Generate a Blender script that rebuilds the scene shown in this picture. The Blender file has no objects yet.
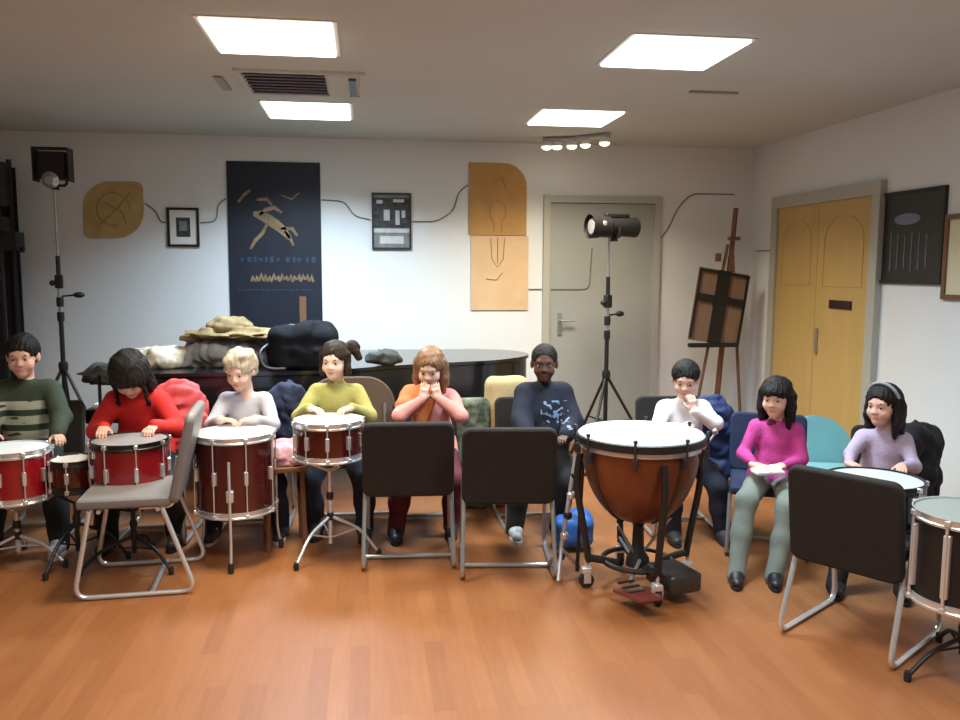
import bpy, bmesh, math, random
import numpy as np
from mathutils import Vector, Matrix

S = bpy.context.scene
COL = S.collection
rad = math.radians
random.seed(5)

# ------------------------------------------------------------------ camera
cam_d = bpy.data.cameras.new('camera')
cam_d.sensor_width = 36.0
cam_d.lens = 830.0 / 960.0 * 36.0
cam = bpy.data.objects.new('camera', cam_d)
COL.objects.link(cam)
_y, _p, _r = rad(7.86), rad(6.39), rad(0.24)
_w = Vector((math.sin(_y) * math.cos(_p), math.cos(_y) * math.cos(_p), -math.sin(_p)))
_x = Vector((math.cos(_y), -math.sin(_y), 0))
_u = _x.cross(_w)
_x2 = _x * math.cos(_r) + _u * math.sin(_r)
_u2 = _u * math.cos(_r) - _x * math.sin(_r)
_m = Matrix((_x2, _u2, -_w)).transposed().to_4x4()
_m.translation = (0, 0, 1.55)
cam.matrix_world = _m
cam_d.dof.use_dof = False
S.camera = cam

# ------------------------------------------------------------------ world, exposure
W = bpy.data.worlds.new('world')
S.world = W
W.use_nodes = True
W.node_tree.nodes['Background'].inputs[0].default_value = (0.6, 0.7, 0.9, 1)
W.node_tree.nodes['Background'].inputs[1].default_value = 0.3
S.view_settings.view_transform = 'Standard'
S.view_settings.look = 'None'
S.view_settings.gamma = 1.0
S.view_settings.use_curve_mapping = False
S.view_settings.exposure = 0.30

# ceiling lamps: x, y of the centre, colour, watts   (two columns of square troffers)
WARM, COOL, MID = (1.0, 0.87, 0.66), (0.70, 0.86, 1.0), (1.0, 0.95, 0.88)
LAMPS = [(-0.41, 4.06, WARM, 32), (1.50, 4.04, COOL, 42), (-0.37, 5.87, COOL, 56), (1.47, 5.85, WARM, 36),
         (-0.41, 2.20, MID, 24), (1.50, 2.20, MID, 16), (-0.41, 0.35, MID, 14), (1.50, 0.35, MID, 9)]
LS = 0.56
for i, (x, y, c, p) in enumerate(LAMPS):
    l = bpy.data.lights.new('lamp_light', 'AREA')
    l.shape = 'RECTANGLE'; l.size = LS; l.size_y = LS
    l.energy = p; l.color = c; l.spread = rad(138)
    o = bpy.data.objects.new('lamp_light', l)
    o.location = (x, y, 2.578)
    COL.objects.link(o)

# ------------------------------------------------------------------ materials
def nt(m): return m.node_tree
def mat(name, col, rough=0.6, metal=0.0, bump=0.0, bscale=60.0, var=0.0, vscale=6.0, spec=0.5, coat=0.0):
    m = bpy.data.materials.new(name); m.use_nodes = True
    t = m.node_tree; b = t.nodes['Principled BSDF']
    b.inputs['Base Color'].default_value = (*col, 1)
    b.inputs['Roughness'].default_value = rough
    b.inputs['Metallic'].default_value = metal
    b.inputs['Specular IOR Level'].default_value = spec
    b.inputs['Coat Weight'].default_value = coat
    tc = t.nodes.new('ShaderNodeTexCoord')
    if var > 0:
        n = t.nodes.new('ShaderNodeTexNoise'); n.inputs['Scale'].default_value = vscale
        n.inputs['Detail'].default_value = 4
        t.links.new(tc.outputs['Object'], n.inputs['Vector'])
        r = t.nodes.new('ShaderNodeMapRange')
        r.inputs[1].default_value = 0.3; r.inputs[2].default_value = 0.7
        r.inputs[3].default_value = 1 - var; r.inputs[4].default_value = 1 + var
        t.links.new(n.outputs[0], r.inputs[0])
        v = t.nodes.new('ShaderNodeVectorMath'); v.operation = 'SCALE'
        v.inputs[0].default_value = col
        t.links.new(r.outputs[0], v.inputs['Scale'])
        t.links.new(v.outputs[0], b.inputs['Base Color'])
    if bump > 0:
        n = t.nodes.new('ShaderNodeTexNoise'); n.inputs['Scale'].default_value = bscale
        n.inputs['Detail'].default_value = 3
        t.links.new(tc.outputs['Object'], n.inputs['Vector'])
        bp = t.nodes.new('ShaderNodeBump'); bp.inputs['Strength'].default_value = bump
        bp.inputs['Distance'].default_value = 0.01
        t.links.new(n.outputs[0], bp.inputs['Height'])
        t.links.new(bp.outputs[0], b.inputs['Normal'])
    return m

def emis(name, col, strength):
    m = bpy.data.materials.new(name); m.use_nodes = True
    b = m.node_tree.nodes['Principled BSDF']
    b.inputs['Base Color'].default_value = (0.9, 0.9, 0.9, 1)
    b.inputs['Emission Color'].default_value = (*col, 1)
    b.inputs['Emission Strength'].default_value = strength
    return m

def pattern_mat(name, base, ink, box, scale, thresh=0.5, stretch=(1, 1, 1), rough=0.85, bands=None):
    """cloth with an irregular print inside a box given in object coordinates"""
    m = mat(name, base, rough, bump=0.3, bscale=90)
    t = m.node_tree; b = t.nodes['Principled BSDF']
    tc = t.nodes.new('ShaderNodeTexCoord')
    mp = t.nodes.new('ShaderNodeMapping'); mp.inputs['Scale'].default_value = stretch
    n = t.nodes.new('ShaderNodeTexNoise'); n.inputs['Scale'].default_value = scale
    t.links.new(tc.outputs['Object'], mp.inputs[0]); t.links.new(mp.outputs[0], n.inputs['Vector'])
    sp = t.nodes.new('ShaderNodeSeparateXYZ'); t.links.new(tc.outputs['Object'], sp.inputs[0])
    g = t.nodes.new('ShaderNodeMath'); g.operation = 'GREATER_THAN'; g.inputs[1].default_value = thresh
    t.links.new(n.outputs[0], g.inputs[0]); cur = g.outputs[0]
    for ax, (lo, hi) in enumerate(box):
        for op, val in (('GREATER_THAN', lo), ('LESS_THAN', hi)):
            q = t.nodes.new('ShaderNodeMath'); q.operation = op; q.inputs[1].default_value = val
            t.links.new(sp.outputs[ax], q.inputs[0])
            k = t.nodes.new('ShaderNodeMath'); k.operation = 'MULTIPLY'
            t.links.new(cur, k.inputs[0]); t.links.new(q.outputs[0], k.inputs[1]); cur = k.outputs[0]
    if bands:
        q = t.nodes.new('ShaderNodeMath'); q.operation = 'MULTIPLY'; q.inputs[1].default_value = bands
        t.links.new(sp.outputs[2], q.inputs[0])
        s = t.nodes.new('ShaderNodeMath'); s.operation = 'SINE'; t.links.new(q.outputs[0], s.inputs[0])
        w = t.nodes.new('ShaderNodeMath'); w.operation = 'GREATER_THAN'; w.inputs[1].default_value = -0.25
        t.links.new(s.outputs[0], w.inputs[0])
        k = t.nodes.new('ShaderNodeMath'); k.operation = 'MULTIPLY'
        t.links.new(cur, k.inputs[0]); t.links.new(w.outputs[0], k.inputs[1]); cur = k.outputs[0]
    mx = t.nodes.new('ShaderNodeMix'); mx.data_type = 'RGBA'
    mx.inputs[6].default_value = (*base, 1); mx.inputs[7].default_value = (*ink, 1)
    t.links.new(cur, mx.inputs[0]); t.links.new(mx.outputs[2], b.inputs['Base Color'])
    return m

def floor_mat():
    m = mat('oak_parquet', (0.4, 0.16, 0.05), 0.42)
    t = m.node_tree; b = t.nodes['Principled BSDF']
    tc = t.nodes.new('ShaderNodeTexCoord')
    mp = t.nodes.new('ShaderNodeMapping'); mp.inputs['Rotation'].default_value = (0, 0, rad(90))
    br = t.nodes.new('ShaderNodeTexBrick')
    br.inputs['Scale'].default_value = 1.0
    br.inputs['Brick Width'].default_value = 0.55; br.inputs['Row Height'].default_value = 0.075
    br.inputs['Mortar Size'].default_value = 0.0012; br.inputs['Bias'].default_value = 0.0
    br.inputs['Color1'].default_value = (0.30, 0.118, 0.040, 1)
    br.inputs['Color2'].default_value = (0.25, 0.092, 0.029, 1)
    br.inputs['Mortar'].default_value = (0.25, 0.09, 0.028, 1)
    br.offset_frequency = 2
    t.links.new(tc.outputs['Object'], mp.inputs[0]); t.links.new(mp.outputs[0], br.inputs['Vector'])
    n = t.nodes.new('ShaderNodeTexNoise'); n.inputs['Scale'].default_value = 9; n.inputs['Detail'].default_value = 5
    mp2 = t.nodes.new('ShaderNodeMapping'); mp2.inputs['Scale'].default_value = (6, 0.5, 1)
    t.links.new(tc.outputs['Object'], mp2.inputs[0]); t.links.new(mp2.outputs[0], n.inputs['Vector'])
    r = t.nodes.new('ShaderNodeMapRange'); r.inputs[3].default_value = 0.82; r.inputs[4].default_value = 1.18
    t.links.new(n.outputs[0], r.inputs[0])
    v = t.nodes.new('ShaderNodeVectorMath'); v.operation = 'SCALE'
    t.links.new(br.outputs[0], v.inputs[0]); t.links.new(r.outputs[0], v.inputs['Scale'])
    t.links.new(v.outputs[0], b.inputs['Base Color'])
    return m

def wood_mat(name, c1, c2, rough=0.5, scale=3, stretch=(8, 8, 1), coat=0.0):
    m = mat(name, c1, rough, coat=coat)
    t = m.node_tree; b = t.nodes['Principled BSDF']
    tc = t.nodes.new('ShaderNodeTexCoord')
    mp = t.nodes.new('ShaderNodeMapping'); mp.inputs['Scale'].default_value = stretch
    n = t.nodes.new('ShaderNodeTexNoise'); n.inputs['Scale'].default_value = scale; n.inputs['Detail'].default_value = 5
    t.links.new(tc.outputs['Object'], mp.inputs[0]); t.links.new(mp.outputs[0], n.inputs['Vector'])
    mx = t.nodes.new('ShaderNodeMix'); mx.data_type = 'RGBA'
    mx.inputs[6].default_value = (*c1, 1); mx.inputs[7].default_value = (*c2, 1)
    t.links.new(n.outputs[0], mx.inputs[0]); t.links.new(mx.outputs[2], b.inputs['Base Color'])
    return m

M = {}
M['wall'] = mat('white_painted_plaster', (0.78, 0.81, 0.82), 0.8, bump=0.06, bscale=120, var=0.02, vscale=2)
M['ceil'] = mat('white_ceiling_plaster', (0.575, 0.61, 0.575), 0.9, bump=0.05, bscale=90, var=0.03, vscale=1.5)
M['floor'] = floor_mat()
M['skirting'] = mat('grey_skirting_paint', (0.35, 0.33, 0.3), 0.5)
M['door_grey'] = mat('grey_door_paint', (0.36, 0.38, 0.36), 0.5, var=0.04, vscale=2)
M['door_frame'] = mat('pale_grey_frame_paint', (0.44, 0.44, 0.39), 0.5)
M['door_yellow'] = wood_mat('yellow_varnished_wood', (0.60, 0.42, 0.15), (0.49, 0.33, 0.11), 0.45, 2.5, (5, 5, 0.7))
M['black'] = mat('black_paint', (0.012, 0.012, 0.013), 0.45)
M['blackmatt'] = mat('black_cloth', (0.012, 0.012, 0.016), 0.9, bump=0.3, bscale=50)
M['blackgloss'] = mat('black_lacquer', (0.012, 0.012, 0.014), 0.16, coat=0.3)
M['chrome'] = mat('polished_chrome', (0.72, 0.76, 0.80), 0.26, 0.65)
M['steel'] = mat('brushed_steel', (0.46, 0.48, 0.50), 0.33, 0.7)
M['darkmetal'] = mat('dark_grey_metal', (0.07, 0.07, 0.075), 0.4, 0.7)
M['drumhead'] = mat('white_drum_skin', (0.82, 0.84, 0.85), 0.5, var=0.03, vscale=8)
M['drumhead2'] = mat('bluish_white_drum_skin', (0.55, 0.61, 0.68), 0.42)
M['red_shell'] = mat('red_lacquered_shell', (0.27, 0.006, 0.012), 0.22, coat=0.7)
M['wine_shell'] = mat('dark_wine_lacquered_shell', (0.065, 0.005, 0.005), 0.22, coat=0.7)
M['copper'] = mat('brown_copper_bowl', (0.17, 0.052, 0.022), 0.32, 0.35, var=0.15, vscale=5, bump=0.12, bscale=35)
M['upholstery'] = mat('dark_brown_upholstery', (0.014, 0.011, 0.010), 0.85, bump=0.25, bscale=160, var=0.15, vscale=30)
M['grey_vinyl'] = mat('grey_vinyl_shell', (0.20, 0.19, 0.19), 0.5)
M['rubber'] = mat('black_rubber', (0.015, 0.015, 0.015), 0.7)
M['cloth_brown'] = mat('brown_chair_fabric', (0.11, 0.07, 0.05), 0.85, bump=0.2, bscale=120)
M['cyan'] = mat('turquoise_chair_fabric', (0.20, 0.47, 0.50), 0.75, bump=0.15, bscale=120)
M['beige'] = mat('beige_chair_fabric', (0.52, 0.41, 0.22), 0.8, bump=0.15, bscale=120)
M['white_plastic'] = mat('white_plastic', (0.75, 0.75, 0.73), 0.4)
M['paper'] = mat('white_paper', (0.82, 0.82, 0.80), 0.8)
M['wood'] = wood_mat('brown_wood', (0.22, 0.10, 0.05), (0.13, 0.06, 0.03), 0.5)
M['navy_cloth'] = mat('navy_cloth', (0.018, 0.028, 0.075), 0.85, bump=0.3, bscale=60)
M['skin_l'] = mat('light_skin', (0.72, 0.43, 0.33), 0.55, var=0.05, vscale=20)
M['skin_p'] = mat('pale_skin', (0.80, 0.52, 0.42), 0.55, var=0.05, vscale=20)
M['skin_d'] = mat('dark_brown_skin', (0.10, 0.045, 0.028), 0.42, var=0.05, vscale=20)
M['lip'] = mat('rose_lips', (0.58, 0.24, 0.20), 0.5)
M['lip_d'] = mat('brown_lips', (0.15, 0.05, 0.045), 0.4)
M['eyewhite'] = mat('eye_white', (0.50, 0.47, 0.45), 0.4, spec=.2)
M['iris'] = mat('dark_iris', (0.03, 0.018, 0.012), 0.15)
M['hair_black'] = mat('black_hair', (0.012, 0.010, 0.010), 0.65, spec=.25, bump=0.5, bscale=70)
M['hair_dark'] = mat('dark_brown_hair', (0.028, 0.017, 0.012), 0.65, spec=.25, bump=0.5, bscale=70)
M['hair_mid'] = mat('light_brown_hair', (0.24, 0.13, 0.065), 0.5, bump=0.5, bscale=70, var=0.2, vscale=30)
M['hair_blond'] = mat('ash_blond_hair', (0.46, 0.40, 0.30), 0.55, bump=0.5, bscale=70, var=0.2, vscale=30)
M['denim'] = mat('dark_blue_denim', (0.010, 0.015, 0.034), 0.85, bump=0.3, bscale=120)
M['blacktrouser'] = mat('black_trouser_cloth', (0.012, 0.012, 0.014), 0.85, bump=0.2, bscale=60)

# ------------------------------------------------------------------ mesh helpers
def tag(o, label=None, cat=None, group=None, kind=None):
    if label: o['label'] = label
    if cat: o['category'] = cat
    if group: o['group'] = group
    if kind: o['kind'] = kind
    return o

def empty(name, loc, rz=0.0, label=None, cat=None, group=None, kind=None):
    o = bpy.data.objects.new(name, None)
    o.empty_display_size = 0.1
    o.location = loc; o.rotation_euler = (0, 0, rz)
    COL.objects.link(o)
    return tag(o, label, cat, group, kind)

class MB:
    """collects shapes with material slots and links them as one mesh object"""
    def __init__(s): s.v = []; s.f = []; s.mi = []; s.mats = []
    def slot(s, m):
        if m not in s.mats: s.mats.append(m)
        return s.mats.index(m)
    def add(s, vs, fs, m=None, mtx=None):
        k = len(s.v)
        if mtx is not None: vs = [mtx @ Vector(v) for v in vs]
        s.v += [tuple(v) for v in vs]
        s.f += [tuple(i + k for i in f) for f in fs]
        s.mi += [s.slot(m) if m else 0] * len(fs)
        return s
    def from_bm(s, bm, m=None, mtx=None):
        bm.verts.ensure_lookup_table()
        vs = [v.co.copy() for v in bm.verts]; fs = [[l.vert.index for l in f.loops] for f in bm.faces]
        bm.free(); return s.add(vs, fs, m, mtx)
    def box(s, c, d, m=None, rz=0.0, bev=0.0, rot=None):
        bm = bmesh.new(); bmesh.ops.create_cube(bm, size=1.0)
        bmesh.ops.scale(bm, vec=Vector(d), verts=bm.verts)
        if bev > 0:
            bmesh.ops.bevel(bm, geom=list(bm.edges) + list(bm.verts), offset=min(bev, min(d) * 0.49), segments=3, profile=0.6, affect='EDGES')
        R = rot.to_4x4() if rot is not None else Matrix.Rotation(rz, 4, 'Z')
        bm.verts.index_update()
        return s.from_bm(bm, m, Matrix.Translation(c) @ R)
    def tube(s, pts, r, m=None, n=10, cap=True, closed=False):
        pts = [Vector(p) for p in pts]
        N = len(pts)
        rs = r if isinstance(r, (list, tuple)) else [r] * N
        vs = []; fs = []; up = None
        for i, p in enumerate(pts):
            if closed: d = (pts[(i + 1) % N] - pts[i - 1])
            else: d = pts[min(i + 1, N - 1)] - pts[max(i - 1, 0)]
            d.normalize()
            if up is None: up = Vector((0, 0, 1)) if abs(d.z) < 0.9 else Vector((1, 0, 0))
            a = d.cross(up)
            if a.length < 1e-4: a = d.cross(Vector((0.3, 0.9, 0.2)))
            a.normalize(); b = d.cross(a); up = -b if False else up
            up = a.cross(d)
            for k in range(n):
                t = 2 * math.pi * k / n
                vs.append(p + (a * math.cos(t) + b * math.sin(t)) * rs[i])
        R = N if closed else N - 1
        for i in range(R):
            j = (i + 1) % N
            for k in range(n):
                fs.append((i * n + k, i * n + (k + 1) % n, j * n + (k + 1) % n, j * n + k))
        if cap and not closed:
            fs.append(tuple(range(n))[::-1]); fs.append(tuple((N - 1) * n + k for k in range(n)))
        return s.add(vs, fs, m)
    def lathe(s, prof, m=None, n=32, c=(0, 0, 0), mtx=None, capb=True, capt=True):
        vs = []; fs = []
        for r, z in prof:
            for k in range(n):
                t = 2 * math.pi * k / n
                vs.append(Vector((r * math.cos(t) + c[0], r * math.sin(t) + c[1], z + c[2])))
        for i in range(len(prof) - 1):
            for k in range(n):
                fs.append((i * n + k, i * n + (k + 1) % n, (i + 1) * n + (k + 1) % n, (i + 1) * n + k))
        if capb and prof[0][0] > 1e-4: fs.append(tuple(range(n))[::-1])
        if capt and prof[-1][0] > 1e-4: fs.append(tuple((len(prof) - 1) * n + k for k in range(n)))
        return s.add(vs, fs, m, mtx)
    def torus(s, c, R, r, m=None, n=40, k=8, mtx=None):
        vs = []; fs = []
        for i in range(n):
            a = 2 * math.pi * i / n
            for j in range(k):
                b = 2 * math.pi * j / k
                vs.append(Vector(((R + r * math.cos(b)) * math.cos(a) + c[0], (R + r * math.cos(b)) * math.sin(a) + c[1], r * math.sin(b) + c[2])))
        for i in range(n):
            for j in range(k):
                fs.append((i * k + j, ((i + 1) % n) * k + j, ((i + 1) % n) * k + (j + 1) % k, i * k + (j + 1) % k))
        return s.add(vs, fs, m, mtx)
    def prism(s, poly, z0, z1, m=None, mtx=None):
        n = len(poly)
        vs = [Vector((x, y, z0)) for x, y in poly] + [Vector((x, y, z1)) for x, y in poly]
        fs = [tuple(range(n))[::-1], tuple(range(n, 2 * n))] + [(i, (i + 1) % n, n + (i + 1) % n, n + i) for i in range(n)]
        return s.add(vs, fs, m, mtx)
    def sphere(s, c, r, m=None, n=14, sc=(1, 1, 1), rot=None):
        bm = bmesh.new(); bmesh.ops.create_uvsphere(bm, u_segments=n, v_segments=max(6, n // 2 + 1), radius=r)
        bmesh.ops.scale(bm, vec=Vector(sc), verts=bm.verts); bm.verts.index_update()
        R = rot.to_4x4() if rot is not None else Matrix.Identity(4)
        return s.from_bm(bm, m, Matrix.Translation(c) @ R)
    def build(s, name, m=None, parent=None, smooth=True, origin=None, ang=35):
        me = bpy.data.meshes.new(name)
        off = Vector(origin) if origin is not None else Vector((0, 0, 0))
        me.from_pydata([tuple(Vector(v) - off) for v in s.v], [], s.f)
        ms = s.mats if s.mats else [m]
        for q in ms: me.materials.append(q)
        if s.mats: me.polygons.foreach_set('material_index', s.mi)
        bm = bmesh.new(); bm.from_mesh(me)
        bmesh.ops.recalc_face_normals(bm, faces=bm.faces)
        if smooth:
            for f in bm.faces: f.smooth = True
            for e in bm.edges:
                if len(e.link_faces) == 2 and e.calc_face_angle(0) > rad(ang): e.smooth = False
        bm.to_mesh(me); bm.free()
        o = bpy.data.objects.new(name, me); o.location = off
        COL.objects.link(o)
        if parent: o.parent = parent
        return o

def children(o): return [c for c in bpy.data.objects if c.parent == o]
def copy_tree(o, parent=None):
    c = o.copy(); COL.objects.link(c)
    if parent is not None:
        c.parent = parent
    for ch in children(o): copy_tree(ch, c)
    return c

def arc(p0, p1, p2, n=6):
    p0, p1, p2 = Vector(p0), Vector(p1), Vector(p2)
    return [(p0 * (1 - t) ** 2 + p1 * 2 * t * (1 - t) + p2 * t * t) for t in [i / n for i in range(n + 1)]]
def roundpath(pts, r=0.04, n=5):
    pts = [Vector(p) for p in pts]; out = [pts[0]]
    for i in range(1, len(pts) - 1):
        a = pts[i - 1] - pts[i]; b = pts[i + 1] - pts[i]
        ra = min(r, a.length * 0.45); rb = min(r, b.length * 0.45)
        out += arc(pts[i] + a.normalized() * ra, pts[i], pts[i] + b.normalized() * rb, n)
    out.append(pts[-1]); return out

# ------------------------------------------------------------------ smooth implicit surfaces (bodies and cloth)
def _sub(o, prim, res, pad):
    lo, hi = prim['lo'] - pad, prim['hi'] + pad
    return lo, hi
def cap(a, ra, b, rb, k=0.02):
    a, b = np.array(a, float), np.array(b, float); r = max(ra, rb)
    return dict(t='cap', a=a, b=b, ra=ra, rb=rb, k=k, lo=np.minimum(a, b) - r, hi=np.maximum(a, b) + r)
def ell(c, r, R=None, k=0.02):
    c, r = np.array(c, float), np.array(r, float)
    e = r if R is None else np.sqrt(((np.array(R) * r) ** 2).sum(1))
    return dict(t='ell', c=c, r=r, R=None if R is None else np.array(R, float), k=k, lo=c - e, hi=c + e)
def rbox(c, h, R=None, rr=0.01, k=0.02):
    c, h = np.array(c, float), np.array(h, float)
    e = h if R is None else (np.abs(np.array(R)) @ h)
    return dict(t='box', c=c, h=h, R=None if R is None else np.array(R, float), rr=rr, k=k, lo=c - e, hi=c + e)
def neg(p): p['neg'] = True; return p
def dist(p, P):
    if p['t'] == 'cap':
        ab = p['b'] - p['a']; d = P - p['a']
        h = np.clip((d @ ab) / max(ab @ ab, 1e-9), 0, 1)
        return np.linalg.norm(d - h[..., None] * ab, axis=-1) - (p['ra'] + (p['rb'] - p['ra']) * h)
    d = P - p['c']
    if p['R'] is not None: d = d @ p['R']
    if p['t'] == 'ell':
        k0 = np.linalg.norm(d / p['r'], axis=-1); k1 = np.linalg.norm(d / (p['r'] ** 2), axis=-1)
        return k0 * (k0 - 1) / np.maximum(k1, 1e-6)
    q = np.abs(d) - (p['h'] - p['rr'])
    return np.linalg.norm(np.maximum(q, 0), axis=-1) + np.minimum(q.max(-1), 0) - p['rr']

def wobble(P, amp, freq, seed, crease=0.0):
    rs = np.random.RandomState(seed); out = 0
    for i in range(7):
        d = rs.normal(size=3); d /= np.linalg.norm(d)
        out = out + np.sin(P @ d * freq * (0.6 + 0.25 * i) + rs.uniform(0, 6.3) + 1.5 * np.sin(P @ rs.normal(size=3) * freq * 0.4)) / (1 + 0.35 * i)
    out = out * amp / 2.5
    if crease:
        q = P + 0.03 * np.sin(P[..., [1, 2, 0]] * freq * .7 + seed)
        d = rs.normal(size=(3, 3)); d /= np.linalg.norm(d, axis=1)[:, None]
        for i in range(3): out = out + crease * (1 - 2 * np.abs(np.sin(q @ d[i] * freq * (.8 + .3 * i) + i)))/ (1 + .5 * i)
    return out

def meshify(prims, res, noise=None, cut=None):
    pos = [p for p in prims if not p.get('neg')]
    lo = np.min([p['lo'] for p in pos], 0) - 3 * res; hi = np.max([p['hi'] for p in pos], 0) + 3 * res
    if noise: lo -= noise[0]; hi += noise[0]
    n = np.ceil((hi - lo) / res).astype(int) + 1
    F = np.full(n, 0.3, np.float32)
    ax = [lo[i] + res * np.arange(n[i]) for i in range(3)]
    for p in prims:
        pad = p['k'] + 4 * res + (noise[0] if noise else 0)
        i0 = np.maximum(np.floor((p['lo'] - pad - lo) / res).astype(int), 0)
        i1 = np.minimum(np.ceil((p['hi'] + pad - lo) / res).astype(int) + 1, n)
        if (i1 <= i0).any(): continue
        sl = tuple(slice(a, b) for a, b in zip(i0, i1))
        G = np.stack(np.meshgrid(*[ax[j][sl[j]] for j in range(3)], indexing='ij'), -1)
        d = dist(p, G); a = F[sl]; k = p['k']
        if p.get('neg'):
            d = -d; h = np.maximum(k - np.abs(a - d), 0) / k
            F[sl] = np.maximum(a, d) + h * h * k * 0.25
        else:
            h = np.maximum(k - np.abs(a - d), 0) / k
            F[sl] = np.minimum(a, d) - h * h * k * 0.25
    if noise or cut:
        G = np.stack(np.meshgrid(*ax, indexing='ij'), -1)
        if noise: F = F + wobble(G, *noise)
        if cut: F = np.maximum(F, cut(G))
    F[0], F[-1] = 0.3, 0.3; F[:, 0], F[:, -1] = 0.3, 0.3; F[:, :, 0], F[:, :, -1] = 0.3, 0.3
    ins = F < 0
    cs = np.zeros(n - 1, np.float32); cp = np.zeros(tuple(n - 1) + (3,), np.float32)
    corners = [(i, j, k) for i in (0, 1) for j in (0, 1) for k in (0, 1)]
    def cv(c): return tuple(slice(c[a], n[a] - 1 + c[a]) for a in range(3))
    for c0 in corners:
        for a in range(3):
            if c0[a] == 0:
                c1 = list(c0); c1[a] = 1
                f0, f1 = F[cv(c0)], F[cv(c1)]
                m = (f0 < 0) != (f1 < 0)
                t = np.where(m, f0 / np.where(m, f0 - f1, 1), 0)
                cs += m
                for b in range(3):
                    cp[..., b] += m * (c0[b] + (t if b == a else 0))
    act = cs > 0
    idx = np.full(n - 1, -1, np.int64); idx[act] = np.arange(act.sum())
    gi = np.argwhere(act)
    V = lo + res * (gi + cp[act] / cs[act][:, None])
    quads = []
    for a in range(3):
        b, c = (a + 1) % 3, (a + 2) % 3
        s0 = [slice(1, n[i] - 1) for i in range(3)]; s1 = list(s0)
        s0[a] = slice(0, n[a] - 1); s1[a] = slice(1, n[a])
        i0, i1 = ins[tuple(s0)], ins[tuple(s1)]
        for flip, mm in ((False, i0 & ~i1), (True, ~i0 & i1)):
            g = np.argwhere(mm)
            if not len(g): continue
            for i in (b, c): g[:, i] += 1
            e = np.eye(3, dtype=int)
            q = [g, g - e[b], g - e[b] - e[c], g - e[c]]
            ids = np.stack([idx[tuple(x.T)] for x in q], 1)
            quads.append(ids[:, ::-1] if flip else ids)
    Q = np.concatenate(quads)
    # light smoothing
    for _ in range(2):
        acc = np.zeros_like(V); cnt = np.zeros(len(V))
        for i in range(4):
            np.add.at(acc, Q[:, i], V[Q[:, (i + 1) % 4]] + V[Q[:, (i + 3) % 4]]); np.add.at(cnt, Q[:, i], 2)
        V = 0.5 * V + 0.5 * acc / np.maximum(cnt, 1)[:, None]
    return V, Q

def np_object(name, pieces, parent=None, origin=(0, 0, 0)):
    """pieces: list of (V, Q, material, per-face material list or None)"""
    me = bpy.data.meshes.new(name); vs = []; fs = []; mi = []; mats = []; k = 0
    for V, Q, m in pieces:
        if m not in mats: mats.append(m)
        vs.append(np.asarray(V) - np.array(origin)); fs += [tuple(int(i) + k for i in q) for q in Q]
        mi += [mats.index(m)] * len(Q); k += len(V)
    me.from_pydata(np.concatenate(vs).tolist(), [], fs)
    for m in mats: me.materials.append(m)
    me.polygons.foreach_set('material_index', mi)
    me.polygons.foreach_set('use_smooth', [True] * len(fs))
    me.update()
    o = bpy.data.objects.new(name, me); o.location = origin
    COL.objects.link(o)
    if parent: o.parent = parent; o.location = (0, 0, 0)
    return o

def ball(c, r, n=10, sc=(1, 1, 1)):
    V = [(0, 0, r)]
    for i in range(1, n):
        a = math.pi * i / n
        for j in range(n * 2):
            b = math.pi * j / n
            V.append((r * math.sin(a) * math.cos(b), r * math.sin(a) * math.sin(b), r * math.cos(a)))
    V.append((0, 0, -r)); Q = []; w = n * 2
    for j in range(w): Q.append((0, 1 + j, 1 + (j + 1) % w))
    for i in range(n - 2):
        for j in range(w): Q.append((1 + i * w + j, 1 + (i + 1) * w + j, 1 + (i + 1) * w + (j + 1) % w, 1 + i * w + (j + 1) % w))
    L = len(V) - 1
    for j in range(w): Q.append((L, 1 + (n - 2) * w + (j + 1) % w, 1 + (n - 2) * w + j))
    return np.array(V) * np.array(sc) + np.array(c), Q

def heap(name, prims, m, base, label, cat, group=None, noise=(0.012, 40, 1), res=0.012, zmin=0.0, parent=None):
    """a soft crumpled cloth thing lying on something; prims relative to base"""
    V, Q = meshify(prims, res, noise)
    V[:, 2] = np.maximum(V[:, 2], zmin)
    o = np_object(name, [(V + np.array(base), Q, m)], parent, base if parent is None else (0, 0, 0))
    if parent is None: tag(o, label, cat, group)
    return o
#@@SETTING
# ------------------------------------------------------------------ the room
XL, XR, YB, YF, H = -4.2, 3.43, 7.12, -2.6, 2.6
def slab(name, lo, hi, m):
    b = MB(); b.box([(a + c) / 2 for a, c in zip(lo, hi)], [c - a for a, c in zip(lo, hi)])
    return tag(b.build(name, m, smooth=False), kind='structure')
slab('floor', (XL - .1, YF - .1, -0.1), (XR + .1, YB + .1, 0), M['floor'])
slab('wall_left', (XL - .1, YF, 0), (XL, YB, H), M['wall'])
slab('wall_front', (XL - .1, YF - .1, 0), (XR + .1, YF, H), M['wall'])
slab('wall_back', (XL - .1, YB, 0), (XR + .1, YB + .1, H), M['wall'])
slab('wall_right', (XR, YF, 0), (XR + .1, YB, H), M['wall'])
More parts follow.
